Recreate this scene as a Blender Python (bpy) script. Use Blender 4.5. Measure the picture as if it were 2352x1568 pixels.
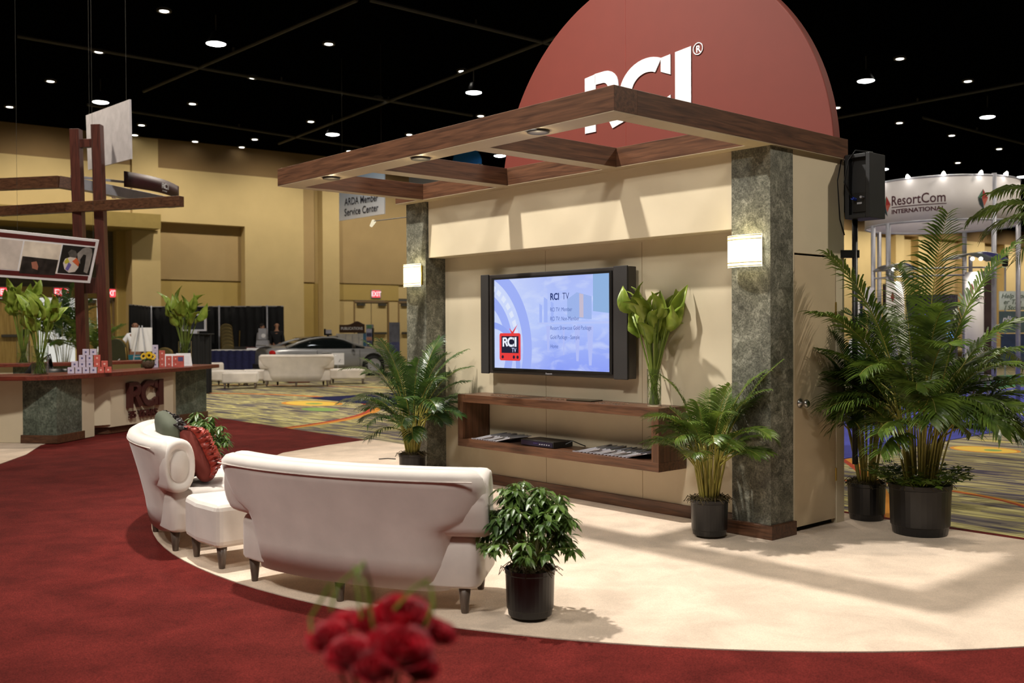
import bpy, bmesh, math, random
from mathutils import Vector, Matrix
for o in list(bpy.data.objects): bpy.data.objects.remove(o, do_unlink=True)
SC = bpy.context.scene
COL = SC.collection
R = random.Random(7)
PI = math.pi

# ------------------------------------------------------------------ camera
F = 2288.15; H = 1.55; PITCH = 0.01236; ROLL = 0.0047
cd = bpy.data.cameras.new('camera'); cam = bpy.data.objects.new('camera', cd); COL.objects.link(cam)
_c, _s = math.cos(ROLL), math.sin(ROLL)
R0 = Vector((1, 0, 0)); U0 = Vector((0, math.sin(PITCH), math.cos(PITCH))); FW = Vector((0, math.cos(PITCH), -math.sin(PITCH)))
cx = R0*_c - U0*_s; cy = R0*_s + U0*_c
M = Matrix((cx, cy, -FW)).transposed().to_4x4(); M.translation = (0, 0, H)
cam.matrix_world = M
cd.sensor_width = 36; cd.lens = 36*F/2352; cd.clip_end = 300; cd.clip_start = .05
cd.dof.use_dof = True; cd.dof.focus_distance = 7.6; cd.dof.aperture_fstop = 2.6
SC.camera = cam
SC.view_settings.view_transform = 'Standard'; SC.view_settings.look = 'None'
SC.view_settings.gamma = 1; SC.view_settings.use_curve_mapping = False
SC.view_settings.exposure = 0.0

# ------------------------------------------------------------------ world: a closed hall, only a trace of stray light
w = bpy.data.worlds.new('hall_air'); SC.world = w; w.use_nodes = True
w.node_tree.nodes['Background'].inputs[0].default_value = (1.0, .86, .66, 1)
w.node_tree.nodes['Background'].inputs[1].default_value = 0.05

# ------------------------------------------------------------------ frames of reference
TH = -.8436                                   # heading of the booth's long side
BU = Vector((math.cos(TH), math.sin(TH), 0)); BV = Vector((-BU.y, BU.x, 0)); BO = Vector((1.8688, 7.1645, 0))
def BP(u, v, z=0): return BO + BU*u + BV*v + Vector((0, 0, z))
WD = Vector((.805, .593, 0)).normalized(); WN = Vector((WD.y, -WD.x, 0)); WQ = Vector((-6.41, 45, 0)); TW = math.atan2(WD.y, WD.x)
def WP(s, y=0, z=0): return WQ + WD*s - WN*y + Vector((0, 0, z))
def ray(px, py):
    a = (px-1176)/F; b = -(py-784)/F
    a, b = a*_c + b*_s, -a*_s + b*_c
    return Vector((a, math.cos(PITCH)+b*math.sin(PITCH), b*math.cos(PITCH)-math.sin(PITCH)))
def gr(px, py, z=0):                          # where a sight line meets the height z
    r = ray(px, py); return Vector((0, 0, H)) + r*((z-H)/r.z)
def at(px, py, Y):                            # a point seen at px,py standing at distance Y
    r = ray(px, py); return Vector((0, 0, H)) + r*(Y/r.y)
def onv(px, py, vv):                          # on a plane parallel to the booth's long side
    r = ray(px, py); C = Vector((0, 0, H)); t = (vv-(C-BO).dot(BV))/r.dot(BV); p = C+r*t-BO
    return (p.dot(BU), p.dot(BV), p.z)

# ------------------------------------------------------------------ lamps and fill lights
def spot(loc, tgt, power, col=(1, .9, .74), size=1.6, radius=.25, blend=.8, name='lamp_or_fill_light'):
    l = bpy.data.lights.new(name, 'SPOT'); l.energy = power; l.color = col; l.spot_size = size; l.spot_blend = blend; l.shadow_soft_size = radius
    o = bpy.data.objects.new(name, l); COL.objects.link(o); o.location = loc
    o.rotation_euler = (Vector(tgt)-Vector(loc)).to_track_quat('-Z', 'Y').to_euler(); return o
def point(loc, power, col=(1, .85, .6), radius=.1, name='lamp_or_fill_light'):
    l = bpy.data.lights.new(name, 'POINT'); l.energy = power; l.color = col; l.shadow_soft_size = radius
    o = bpy.data.objects.new(name, l); COL.objects.link(o); o.location = loc; return o
WARM = (1, .90, .76); NEUT = (1, .95, .87); AMB = (1, .88, .71)
# hall lamps and added fills: key from the ceiling in front of the booth, others round about
spot(BP(-3.4, -3.2, 8.9), BP(-1.8, 0, 1.2), 4100, NEUT, 1.3, .15)
spot(BP(-10.5, -5.5, 8.9), BP(-1.5, 0, 1), 600, NEUT, 1.0, .4)
spot(BP(6.0, 5.5, 8.9), BP(0, .8, 1), 2000, WARM, 1.0, .2)
spot(BP(5.0, -7.0, 8.9), BP(-1, -2.5, .3), 1300, NEUT, 1.1, .6)
spot(BP(.5, -9.5, 8.9), BP(-1, -3, 0), 2200, NEUT, 1.2, .6)  # added soft fill that brightens the foreground sofas and carpet
for (uu, vv, e) in [(-8, -10, 700), (-13, -2, 1500), (-15, 5, 1300), (-6, 6, 700), (2, 14, 1400), (-6, 16, 1500), (-20, 10, 1500), (-22, -4, 1200), (8, 14, 1200), (-10, 24, 1500), (-2, 28, 1500)]:
    p = BP(uu, vv, 8.9); spot(p, p-Vector((0, 0, 5)), e, WARM, 2.5, .25, .6)
spot((-2.5, 6.5, 8.9), (-7, 16, 2.6), 3000, NEUT, .9, .3)  # added fill for the left counter and its banner
spot((3, 10, 8.9), (8, 20, 3), 1200, NEUT, .9, .3)
# wall washers in the ceiling along the long wall
for i in range(20):
    s = -18+i*4.4; p = WP(s, -3.6, 9.05); spot(p, WP(s, 0, 3.2), 720 if s < 12 else 1100, AMB, 2.1, .1, 1)

# ------------------------------------------------------------------ materials
def C(r, g, b):
    f = lambda c: (c/255/12.92) if c/255 <= .04045 else ((c/255+.055)/1.055)**2.4
    return (f(r), f(g), f(b), 1)
class NT:
    def __init__(s, name):
        s.m = bpy.data.materials.new(name); s.m.use_nodes = True; s.t = s.m.node_tree; s.b = s.t.nodes['Principled BSDF']
    def n(s, typ, **k):
        x = s.t.nodes.new(typ)
        for a, v in k.items():
            if a in x.bl_rna.properties: setattr(x, a, v)
            else: x.inputs[a.replace('_', ' ')].default_value = v
        return x
    def l(s, a, b): s.t.links.new(a, b)
    def co(s, kind='Object', scale=(1, 1, 1), rot=(0, 0, 0)):
        c = s.n('ShaderNodeTexCoord'); mp = s.n('ShaderNodeMapping'); mp.inputs['Scale'].default_value = scale; mp.inputs['Rotation'].default_value = rot
        s.l(c.outputs[kind], mp.inputs[0]); return mp.outputs[0]
    def mix(s, f, a, b, blend='MIX'):
        x = s.t.nodes.new('ShaderNodeMix'); x.data_type = 'RGBA'; x.blend_type = blend
        for i, v in ((0, f), (6, a), (7, b)):
            if hasattr(v, 'is_linked'): s.l(v, x.inputs[i])
            else: x.inputs[i].default_value = v
        return x.outputs[2]
    def ramp(s, fac, stops, interp='LINEAR'):
        x = s.n('ShaderNodeValToRGB'); x.color_ramp.interpolation = interp; e = x.color_ramp.elements
        while len(e) < len(stops): e.new(.5)
        for q, (p, c) in zip(e, stops): q.position = p; q.color = c
        s.l(fac, x.inputs[0]); return x.outputs[0]
    def math(s, op, a, b=None):
        x = s.n('ShaderNodeMath', operation=op)
        for i, v in enumerate((a, b)):
            if v is None: continue
            if hasattr(v, 'is_linked'): s.l(v, x.inputs[i])
            else: x.inputs[i].default_value = v
        return x.outputs[0]
    def bump(s, h, st=.2, d=.01):
        x = s.n('ShaderNodeBump'); x.inputs['Strength'].default_value = st; x.inputs['Distance'].default_value = d
        s.l(h, x.inputs['Height']); s.l(x.outputs[0], s.b.inputs['Normal'])
def mat(name, col, rough=.6, metal=0, var=.12, scale=6, bump=0, bscale=120, spec=.5, stretch=(1, 1, 1), sheen=0):
    t = NT(name); n = t.n('ShaderNodeTexNoise', Scale=scale, Detail=4.0); t.l(t.co(scale=stretch), n.inputs['Vector'])
    d = tuple(c*(1-var) for c in col[:3])+(1,); b = tuple(min(1, c*(1+var)) for c in col[:3])+(1,)
    t.l(t.ramp(n.outputs[0], [(.3, d), (.7, b)]), t.b.inputs['Base Color'])
    t.b.inputs['Roughness'].default_value = rough; t.b.inputs['Metallic'].default_value = metal; t.b.inputs['Specular IOR Level'].default_value = spec
    if sheen: t.b.inputs['Sheen Weight'].default_value = sheen
    if bump:
        n2 = t.n('ShaderNodeTexNoise', Scale=bscale, Detail=3.0); t.l(t.co(), n2.inputs['Vector']); t.bump(n2.outputs[0], bump, .004)
    return t.m
def emit(name, col, st):
    t = NT(name); t.b.inputs['Base Color'].default_value = (0, 0, 0, 1); t.b.inputs['Roughness'].default_value = .6; t.b.inputs['Specular IOR Level'].default_value = .2; t.b.inputs['Emission Color'].default_value = col; t.b.inputs['Emission Strength'].default_value = st
    t.m.cycles.emission_sampling = 'NONE' if st > 0 else 'AUTO'; return t.m
def wood(name, dark, light, axis=0, rough=.38, sc=1):
    t = NT(name); s = [14*sc, 14*sc, 14*sc]; s[axis] = .9*sc
    n = t.n('ShaderNodeTexNoise', Scale=3.0, Detail=7.0, Distortion=.6); t.l(t.co(scale=s), n.inputs['Vector'])
    s2 = [60*sc, 60*sc, 60*sc]; s2[axis] = 2.5*sc
    n2 = t.n('ShaderNodeTexNoise', Scale=3.0, Detail=4.0); t.l(t.co(scale=s2), n2.inputs['Vector'])
    c = t.ramp(n.outputs[0], [(.3, dark), (.62, light)]); c2 = t.ramp(n2.outputs[0], [(.3, (.72, .72, .72, 1)), (.7, (1, 1, 1, 1))])
    t.l(t.mix(1.0, c, c2, 'MULTIPLY'), t.b.inputs['Base Color']); t.b.inputs['Roughness'].default_value = rough
    return t.m
def glass(name, col=(.92, .97, .95, 1), rough=.02, alpha=None):
    t = NT(name); t.b.inputs['Base Color'].default_value = col; t.b.inputs['Roughness'].default_value = rough
    t.b.inputs['Transmission Weight'].default_value = 1; t.b.inputs['IOR'].default_value = 1.3; return t.m
def mottle(name, a, b, c, scale=9):
    t = NT(name); co = t.co()
    n = t.n('ShaderNodeTexNoise', Scale=scale, Detail=8.0, Roughness=.75, Distortion=.8); t.l(co, n.inputs['Vector'])
    n2 = t.n('ShaderNodeTexNoise', Scale=scale*.25, Detail=3.0); t.l(co, n2.inputs['Vector'])
    n3 = t.n('ShaderNodeTexNoise', Scale=scale*7, Detail=3.0); t.l(co, n3.inputs['Vector'])
    x = t.ramp(n.outputs[0], [(.32, a), (.5, b), (.68, c)]); y = t.ramp(n2.outputs[0], [(.3, (.75, .75, .75, 1)), (.7, (1.15, 1.15, 1.1, 1))])
    z = t.ramp(n3.outputs[0], [(.3, (.45, .45, .45, 1)), (.6, (1.1, 1.1, 1.1, 1))])
    t.l(t.mix(1.0, t.mix(1.0, x, y, 'MULTIPLY'), z, 'MULTIPLY'), t.b.inputs['Base Color']); t.b.inputs['Roughness'].default_value = .45
    return t.m
m = {}
m['cream'] = mat('cream_wall_laminate', C(210, 196, 168), .55, var=.03, scale=3)
m['creamc'] = mat('cream_counter_laminate', C(214, 200, 172), .55, var=.03, scale=3)
m['doorp'] = mat('tan_door_paint', C(200, 180, 148), .5, var=.03)
m['walnutx'] = wood('walnut_laminate_long', C(68, 43, 29), C(108, 72, 50), 0)
m['walnuty'] = wood('walnut_laminate_cross', C(68, 43, 29), C(108, 72, 50), 1)
m['walnutz'] = wood('walnut_laminate_upright', C(68, 43, 29), C(108, 72, 50), 2)
m['cherry'] = wood('cherry_counter_edge', C(88, 34, 24), C(130, 58, 42), 0)
m['postw'] = wood('reddish_post_wood', C(66, 32, 24), C(98, 50, 38), 2)
m['stone'] = mottle('grey_green_stone_laminate', C(74, 74, 64), C(114, 113, 101), C(162, 160, 146), 13)
m['stonec'] = mottle('blue_green_stone_laminate', C(66, 74, 64), C(100, 110, 98), C(140, 148, 134), 5)
m['red'] = mat('matte_red_panel', C(110, 38, 23), .7, var=.03)
m['rededge'] = mat('red_panel_edge', C(140, 46, 32), .6)
m['white'] = mat('white_vinyl', C(238, 236, 238), .5, var=.02)
m['ceil'] = mat('black_painted_ceiling', C(4, 4, 4), .9, var=.3, spec=0)
m['pipe'] = mat('dark_ceiling_pipe', C(60, 57, 50), .8)
m['hallw'] = mat('hall_wall_paint', C(206, 184, 132), .8, var=.04, scale=1.2)
m['hallb'] = mat('hall_bulkhead_dimmed_paint', C(138, 112, 74), .8, var=.05, scale=1.2)  # weaker light on the bulkhead put in as a darker tone
m['hallp'] = mat('hall_fabric_panel', C(176, 152, 108), .9, var=.05, scale=1)
m['hallr'] = mat('hall_recess_paint', C(186, 162, 96), .8, var=.05, scale=1)
m['olive'] = mat('hall_foyer_paint', C(150, 130, 72), .8, var=.05)
m['black'] = mat('black_plastic', C(22, 21, 21), .4, var=.1)
m['blackm'] = mat('black_cloth', C(17, 17, 19), .9, var=.25, scale=4)
m['gun'] = mat('charcoal_plastic', C(50, 46, 44), .42, var=.06)
m['pot'] = mat('black_nursery_pot', C(26, 25, 26), .32, var=.1)
m['moss'] = mat('dry_spanish_moss', C(92, 80, 52), .95, var=.5, scale=60, bump=.8, bscale=300)
m['steel'] = mat('brushed_metal', C(170, 168, 165), .3, 1)
m['alu'] = mat('silver_frame', C(176, 176, 184), .45, .3)
m['brass'] = mat('brass_hinge', C(180, 150, 70), .35, 1)
m['slot'] = mat('dark_gap', C(12, 9, 7), .9)

def arcs(t, pu, pv, base, rings, spots):
    c = base
    for (u, v, r, wd, col) in rings:
        d = t.math('SQRT', t.math('ADD', t.math('POWER', t.math('SUBTRACT', pu, u), 2.0), t.math('POWER', t.math('SUBTRACT', pv, v), 2.0)))
        c = t.mix(t.math('LESS_THAN', t.math('ABSOLUTE', t.math('SUBTRACT', d, r)), wd), c, col)
    for (u, v, a, b, col) in spots:
        d = t.math('ADD', t.math('POWER', t.math('DIVIDE', t.math('SUBTRACT', pu, u), a), 2.0), t.math('POWER', t.math('DIVIDE', t.math('SUBTRACT', pv, v), b), 2.0))
        c = t.mix(t.math('LESS_THAN', d, 1.0), c, col)
    return c
def hall_carpet():
    t = NT('patterned_hall_carpet'); g = t.n('ShaderNodeNewGeometry')
    mp = t.n('ShaderNodeMapping'); mp.inputs['Rotation'].default_value = (0, 0, -TH); t.l(g.outputs['Position'], mp.inputs[0])
    off = Matrix.Rotation(-TH, 3, 'Z') @ BO
    sp = t.n('ShaderNodeSeparateXYZ'); t.l(mp.outputs[0], sp.inputs[0])
    pu = t.math('SUBTRACT', sp.outputs[0], off.x); pv = t.math('SUBTRACT', sp.outputs[1], off.y)
    def streak(su, sv, seed, detail=1.0):
        cb = t.n('ShaderNodeCombineXYZ'); t.l(t.math('MULTIPLY', pu, su), cb.inputs[0]); t.l(t.math('MULTIPLY', pv, sv), cb.inputs[1]); cb.inputs[2].default_value = seed
        n = t.n('ShaderNodeTexNoise', Scale=1.0, Detail=detail, Roughness=.55); t.l(cb.outputs[0], n.inputs['Vector']); return n.outputs[0]
    a = t.ramp(streak(.9, 5.5, 1, 2.0), [(0, C(82, 78, 92)), (.38, C(116, 110, 108)), (.46, C(150, 144, 108)), (.54, C(184, 178, 134)), (.63, C(98, 95, 106)), (.72, C(140, 136, 98))], 'CONSTANT')
    b = t.ramp(streak(1.6, 24, 5), [(.3, (.62, .60, .66, 1)), (.5, (1, 1, 1, 1)), (.7, (1.25, 1.22, 1.0, 1))])
    big = t.ramp(streak(.16, .3, 9), [(.38, (.95, .9, .95, 1)), (.6, (1.12, 1.1, .95, 1))])
    c = t.mix(1.0, t.mix(1.0, a, b, 'MULTIPLY'), big, 'MULTIPLY')
    OR = C(206, 140, 60); RD = C(170, 72, 52); YE = C(222, 186, 82); GR = C(130, 160, 88)
    def uv(px, py): q = gr(px, py)-BO; return q.dot(BU), q.dot(BV)
    def circ(p, q, r):
        (ax, ay), (bx, by), (cx_, cy_) = uv(*p), uv(*q), uv(*r)
        d = 2*(ax*(by-cy_)+bx*(cy_-ay)+cx_*(ay-by))
        ux = ((ax*ax+ay*ay)*(by-cy_)+(bx*bx+by*by)*(cy_-ay)+(cx_*cx_+cy_*cy_)*(ay-by))/d
        uy = ((ax*ax+ay*ay)*(cx_-bx)+(bx*bx+by*by)*(ax-cx_)+(cx_*cx_+cy_*cy_)*(bx-ax))/d
        return ux, uy, math.hypot(ax-ux, ay-uy)
    rings = []
    for p, q, r, wd in [((690, 978), (790, 962), (852, 942), .09), ((1950, 1062), (1990, 1095), (2020, 1140), .05), ((2190, 1128), (2270, 1142), (2352, 1162), .035)]:
        x, y, rr = circ(p, q, r); rings += [(x, y, rr, wd, RD), (x, y, rr+wd*1.1, wd*.8, OR)]
    spots = []
    for (px, py, a_, b_) in [(716, 926, .85, .55), (2262, 1032, .42, .34), (1120, 900, .8, .5)]:
        x, y = uv(px, py); spots += [(x, y, a_, b_, OR), (x, y, a_*.9, b_*.8, YE), (x+.1, y, a_*.25, b_*.3, GR)]
    x, y = uv(735, 940); spots += [(x, y, .5, .3, GR)]
    x, y = uv(2275, 1012); spots += [(x, y, .3, .12, C(190, 176, 110))]
    t.l(arcs(t, pu, pv, c, rings, spots), t.b.inputs['Base Color'])
    t.b.inputs['Roughness'].default_value = .95; t.b.inputs['Specular IOR Level'].default_value = .1
    return t.m
m['carpet'] = hall_carpet()
def pile(name, col, var, scale, fine=.12):
    t = NT(name); co = t.co()
    n = t.n('ShaderNodeTexNoise', Scale=scale, Detail=5.0, Roughness=.6, Distortion=.4); t.l(co, n.inputs['Vector'])
    n2 = t.n('ShaderNodeTexNoise', Scale=160.0, Detail=2.0); t.l(co, n2.inputs['Vector'])
    d = tuple(c*(1-var) for c in col[:3])+(1,); b = tuple(min(1, c*(1+var)) for c in col[:3])+(1,)
    x = t.ramp(n.outputs[0], [(.35, d), (.65, b)]); y = t.ramp(n2.outputs[0], [(.35, (1-fine, )*3+(1,)), (.65, (1+fine,)*3+(1,))])
    t.l(t.mix(1.0, x, y, 'MULTIPLY'), t.b.inputs['Base Color']); t.b.inputs['Roughness'].default_value = .95; t.b.inputs['Specular IOR Level'].default_value = .1
    t.bump(n2.outputs[0], .5, .006); return t.m
m['redc'] = pile('red_cut_pile_carpet', C(96, 31, 27), .22, 3.0, .35)
m['creamcp'] = pile('cream_cut_pile_carpet', C(214, 194, 174), .12, 2.6, .08)
m['bluec'] = pile('blue_carpet', C(74, 78, 160), .08, 2)
m['navyc'] = pile('navy_carpet', C(30, 32, 70), .1, 2)
m['greenc'] = pile('green_carpet', C(70, 116, 84), .1, 2)

# ------------------------------------------------------------------ mesh building
class MB:
    def __init__(s): s.v = []; s.f = []; s.mi = []; s.cur = 0
    def add(s, vs, fs):
        k = len(s.v); s.v += [tuple(p) for p in vs]; s.f += [tuple(i+k for i in f) for f in fs]; s.mi += [s.cur]*len(fs); return s
    def box(s, x0, x1, y0, y1, z0, z1):
        return s.add([(x0, y0, z0), (x1, y0, z0), (x1, y1, z0), (x0, y1, z0), (x0, y0, z1), (x1, y0, z1), (x1, y1, z1), (x0, y1, z1)],
                     [(3, 2, 1, 0), (4, 5, 6, 7), (0, 1, 5, 4), (1, 2, 6, 5), (2, 3, 7, 6), (3, 0, 4, 7)])
    def prism(s, poly, z0, z1):
        n = len(poly); a = sum(poly[i][0]*poly[(i+1) % n][1]-poly[(i+1) % n][0]*poly[i][1] for i in range(n))
        if a < 0: poly = poly[::-1]
        vs = [(x, y, z0) for x, y in poly]+[(x, y, z1) for x, y in poly]
        return s.add(vs, [tuple(range(n-1, -1, -1)), tuple(range(n, 2*n))]+[(i, (i+1) % n, n+(i+1) % n, n+i) for i in range(n)])
    def slab(s, poly, y0, y1):                # outline in x,z ; thickness along y (y0 is the side facing the viewer)
        n = len(poly); a = sum(poly[i][0]*poly[(i+1) % n][1]-poly[(i+1) % n][0]*poly[i][1] for i in range(n))
        if a < 0: poly = poly[::-1]
        vs = [(x, y0, z) for x, z in poly]+[(x, y1, z) for x, z in poly]
        return s.add(vs, [tuple(range(n)), tuple(range(2*n-1, n-1, -1))]+[(i, n+i, n+(i+1) % n, (i+1) % n) for i in range(n)])
    def tube(s, pts, r, n=8, cap=True, flat=1.0):
        pts = [Vector(p) for p in pts]; rs = r if isinstance(r, (list, tuple)) else [r]*len(pts)
        ref = Vector((0, 0, 1)); k = len(s.v); vs = []; prev = None
        for i, p in enumerate(pts):
            d = (pts[min(i+1, len(pts)-1)]-pts[max(i-1, 0)]).normalized()
            if prev is None:
                a = d.cross(ref if abs(d.z) < .95 else Vector((1, 0, 0))).normalized()
            else: a = (prev-d*prev.dot(d)).normalized()
            prev = a; b = d.cross(a)
            vs += [p+(a*math.cos(2*PI*j/n)+b*math.sin(2*PI*j/n)*flat)*rs[i] for j in range(n)]
        fs = [(i*n+j, i*n+(j+1) % n, (i+1)*n+(j+1) % n, (i+1)*n+j) for i in range(len(pts)-1) for j in range(n)]
        if cap: fs += [tuple(range(n-1, -1, -1)), tuple((len(pts)-1)*n+j for j in range(n))]
        return s.add(vs, fs)
    def lathe(s, prof, n=32, c=(0, 0, 0), sx=1, sy=1):
        vs = []; fs = []; L = len(prof)
        for (r, z) in prof: vs += [(c[0]+sx*r*math.cos(2*PI*j/n), c[1]+sy*r*math.sin(2*PI*j/n), c[2]+z) for j in range(n)]
        for i in range(L-1): fs += [(i*n+j, i*n+(j+1) % n, (i+1)*n+(j+1) % n, (i+1)*n+j) for j in range(n)]
        if prof[0][0] > 1e-6: fs.append(tuple(range(n-1, -1, -1)))
        if prof[-1][0] > 1e-6: fs.append(tuple((L-1)*n+j for j in range(n)))
        return s.add(vs, fs)
    def ball(s, c, r, n=12, k=8, sc=(1, 1, 1)):
        vs = [(c[0], c[1], c[2]-r*sc[2])]; fs = []
        for i in range(1, k):
            t = PI*i/k-PI/2
            vs += [(c[0]+sc[0]*r*math.cos(t)*math.cos(2*PI*j/n), c[1]+sc[1]*r*math.cos(t)*math.sin(2*PI*j/n), c[2]+sc[2]*r*math.sin(t)) for j in range(n)]
        vs.append((c[0], c[1], c[2]+r*sc[2]))
        fs += [(0, 1+(j+1) % n, 1+j) for j in range(n)]
        for i in range(k-2): fs += [(1+i*n+j, 1+i*n+(j+1) % n, 1+(i+1)*n+(j+1) % n, 1+(i+1)*n+j) for j in range(n)]
        e = len(vs)-1; b = 1+(k-2)*n; fs += [(b+j, b+(j+1) % n, e) for j in range(n)]
        return s.add(vs, fs)
    def grid(s, fn, nu, nv, closeu=False):
        vs = [fn(i/(nu if closeu else nu-1), j/(nv-1)) for j in range(nv) for i in range(nu)]
        fs = []
        for j in range(nv-1):
            for i in range(nu if closeu else nu-1):
                i2 = (i+1) % nu; fs.append((j*nu+i, j*nu+i2, (j+1)*nu+i2, (j+1)*nu+i))
        return s.add(vs, fs)
    def xform(s, mtx, start=0):
        for i in range(start, len(s.v)): s.v[i] = tuple(mtx @ Vector(s.v[i]))
        return s
    def build(s, name, mt, parent=None, loc=(0, 0, 0), rz=0, smooth=False, bevel=0, sub=0, solid=0):
        me = bpy.data.meshes.new(name); me.from_pydata(s.v, [], s.f); me.update()
        for q in (mt if isinstance(mt, (list, tuple)) else [mt]): me.materials.append(q)
        if any(s.mi): me.polygons.foreach_set('material_index', s.mi)
        if smooth: me.polygons.foreach_set('use_smooth', [True]*len(me.polygons))
        o = bpy.data.objects.new(name, me); COL.objects.link(o); o.location = loc; o.rotation_euler = (0, 0, rz)
        if parent is not None: o.parent = parent
        if solid: q = o.modifiers.new('solid', 'SOLIDIFY'); q.thickness = solid; q.offset = 0
        if bevel: q = o.modifiers.new('bevel', 'BEVEL'); q.width = bevel; q.segments = 3; q.limit_method = 'ANGLE'; q.harden_normals = False
        if sub: q = o.modifiers.new('sub', 'SUBSURF'); q.levels = sub; q.render_levels = sub
        return o
def tag(o, label=None, cat=None, group=None, kind=None):
    if label: o['label'] = label
    if cat: o['category'] = cat
    if group: o['group'] = group
    if kind: o['kind'] = kind
    return o
def thing(name, label, cat, loc=(0, 0, 0), rz=0, group=None):
    o = bpy.data.objects.new(name, None); o.empty_display_size = .1; COL.objects.link(o); o.location = loc; o.rotation_euler = (0, 0, rz)
    return tag(o, label, cat, group)
def struct(o): o['kind'] = 'structure'; return o
def copy_tree(o, parent=None):
    c = o.copy(); COL.objects.link(c)
    if parent is not None: c.parent = parent
    for ch in [x for x in bpy.data.objects if x.parent == o]: copy_tree(ch, c)
    return c
def relabel(o, label=None, group=None, loc=None, rz=None, scale=None):
    if label: o['label'] = label
    if group: o['group'] = group
    if loc is not None: o.location = loc
    if rz is not None: o.rotation_euler = (0, 0, rz)
    if scale is not None: o.scale = (scale,)*3 if not isinstance(scale, (tuple, list)) else scale
    return o
def text_mb(txt, size, depth=.004, bold=0, align='LEFT', shear=0, sx=1.0, space=1.0):
    c = bpy.data.curves.new('t', 'FONT'); c.body = txt; c.size = size; c.extrude = depth/2; c.offset = bold; c.align_x = align; c.shear = shear; c.space_character = space; c.resolution_u = 3
    o = bpy.data.objects.new('t', c); COL.objects.link(o); dg = bpy.context.evaluated_depsgraph_get(); dg.update()
    me = o.evaluated_get(dg).to_mesh(); b = MB()
    b.add([(p.co.x*sx, -p.co.z, p.co.y) for p in me.vertices], [tuple(q.vertices) for q in me.polygons])
    o.evaluated_get(dg).to_mesh_clear(); bpy.data.objects.remove(o, do_unlink=True); bpy.data.curves.remove(c)
    return b                                  # text stands upright in x,z, readable from -y

# ------------------------------------------------------------------ floor, ceiling, hall wall
b = MB(); b.add([(-60, -14, 0), (80, -14, 0), (80, 120, 0), (-60, 120, 0)], [(0, 1, 2, 3)]); struct(b.build('floor', m['carpet']))
CZ = 9.15
b = MB(); b.box(-60, 80, -14, 120, CZ, CZ+.2); struct(b.build('ceiling', m['ceil']))
W0, W1 = -34, 80
def wall_piece(name, mt, s0, s1, z0, z1, y0, y1):
    b = MB(); b.box(s0, s1, y0, y1, z0, z1); return struct(b.build(name, mt, loc=WQ, rz=TW))
# lower wall: piers flush at y=0, recessed bays between them
wall_piece('trim_1', m['hallb'], W0, W1, 8.0, 9.15, 0, .9)                       # bulkhead band
wall_piece('trim_2', m['hallw'], -10.4, -9.4, 5.5, 9.1, -.12, .0)                # pier reaching the ceiling
b = MB()
b.box(-10.4, -9.3, 0, .9, 0, 8.0); b.box(-9.3, -5.83, 0, .9, 5.88, 8.0); b.box(-5.83, -3.2, 0, .9, 0, 8.0)
b.box(-2.3, -1.5, 0, .9, 0, 8.0); b.box(-9.3, -5.83, .6, .9, 0, 5.88)
b.box(-3.2, -2.3, .5, .9, 0, 8.0); b.box(-1.5, 9, .5, .9, 3.0, 8.0); b.box(-1.5, -.55, .5, .9, 0, 3.0); b.box(1.25, 1.75, .5, .9, 0, 3.0); b.box(3.5, 9, .5, .9, 0, 3)
b.box(9, 37.5, 0, .9, 0, 8.0)
for s0, s1 in [(37.5, 38.6), (41.2, 42.2), (44.0, 46.2), (50, 53), (56, 57.5), (61, 64), (67, 69), (73, 80)]: b.box(s0, s1, 0, .9, 0, 8)
b.box(37.5, 80, .6, .9, 0, 8)
struct(b.build('wall_back', m['hallw'], loc=WQ, rz=TW))
b = MB(); b.box(-9.3, -5.83, .45, .6, 3.62, 5.88); b.box(-3.19, -2.5, .4, .5, 3.65, 7.7); b.box(-1.49, 9, .42, .5, 3.65, 7.9)
b.box(46.2, 50, .5, .6, 0, 8.0); b.box(46.2, 47.2, -.6, .0, 0, 6.9)
struct(b.build('trim_3', m['hallp'], loc=WQ, rz=TW))
b = MB(); b.box(-9.3, -5.83, .5, .6, 0, 3.6); b.box(-3.19, -2.32, .45, .5, 0, 3.6); b.box(-1.49, 1.75, .46, .5, 2.9, 3.62); struct(b.build('trim_4', m['hallr'], loc=WQ, rz=TW))
# foyer end: high soffit with downlights, roller shutters, exit doors
b = MB(); b.box(W0, -10.4, 0, .9, 6.0, 8.0); struct(b.build('wall_left', m['hallw'], loc=WQ, rz=TW))
b = MB(); b.box(W0, -9.55, -.9, 0, 5.5, 6.05); b.box(W0, -10.4, 0, 2.6, 5.5, 6.0); struct(b.build('trim_5', m['olive'], loc=WQ, rz=TW))
b = MB(); b.box(W0, -10.4, 2.6, 3.0, 0, 6); struct(b.build('wall_foyer', m['olive'], loc=WQ, rz=TW)) if False else None
b = MB()
b.box(W0, -10.4, 1.2, 1.6, 2.85, 3.25); b.box(-12.15, -12.03, 1.2, 1.6, 0, 2.85)
b.box(-10.75, -10.4, 1.2, 1.6, 0, 2.85); b.box(-13.85, -13.6, 1.2, 1.6, 0, 2.85); b.box(W0, -16.05, 1.2, 1.6, 0, 2.85); b.box(-10.75, -10.4, .9, 1.6, 0, 5.6)
struct(b.build('wall_foyer', m['hallr'], loc=WQ, rz=TW))
b = MB()
for i in range(30):
    z = 3.25+i*.078; b.box(W0, -10.75, 1.35, 1.42, z, z+.06)
b.box(W0, -10.75, 1.42, 1.5, 3.25, 5.6)
struct(b.build('window_1', mat('grey_roller_shutter', C(120, 112, 90), .5, .3), loc=WQ, rz=TW))
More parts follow.
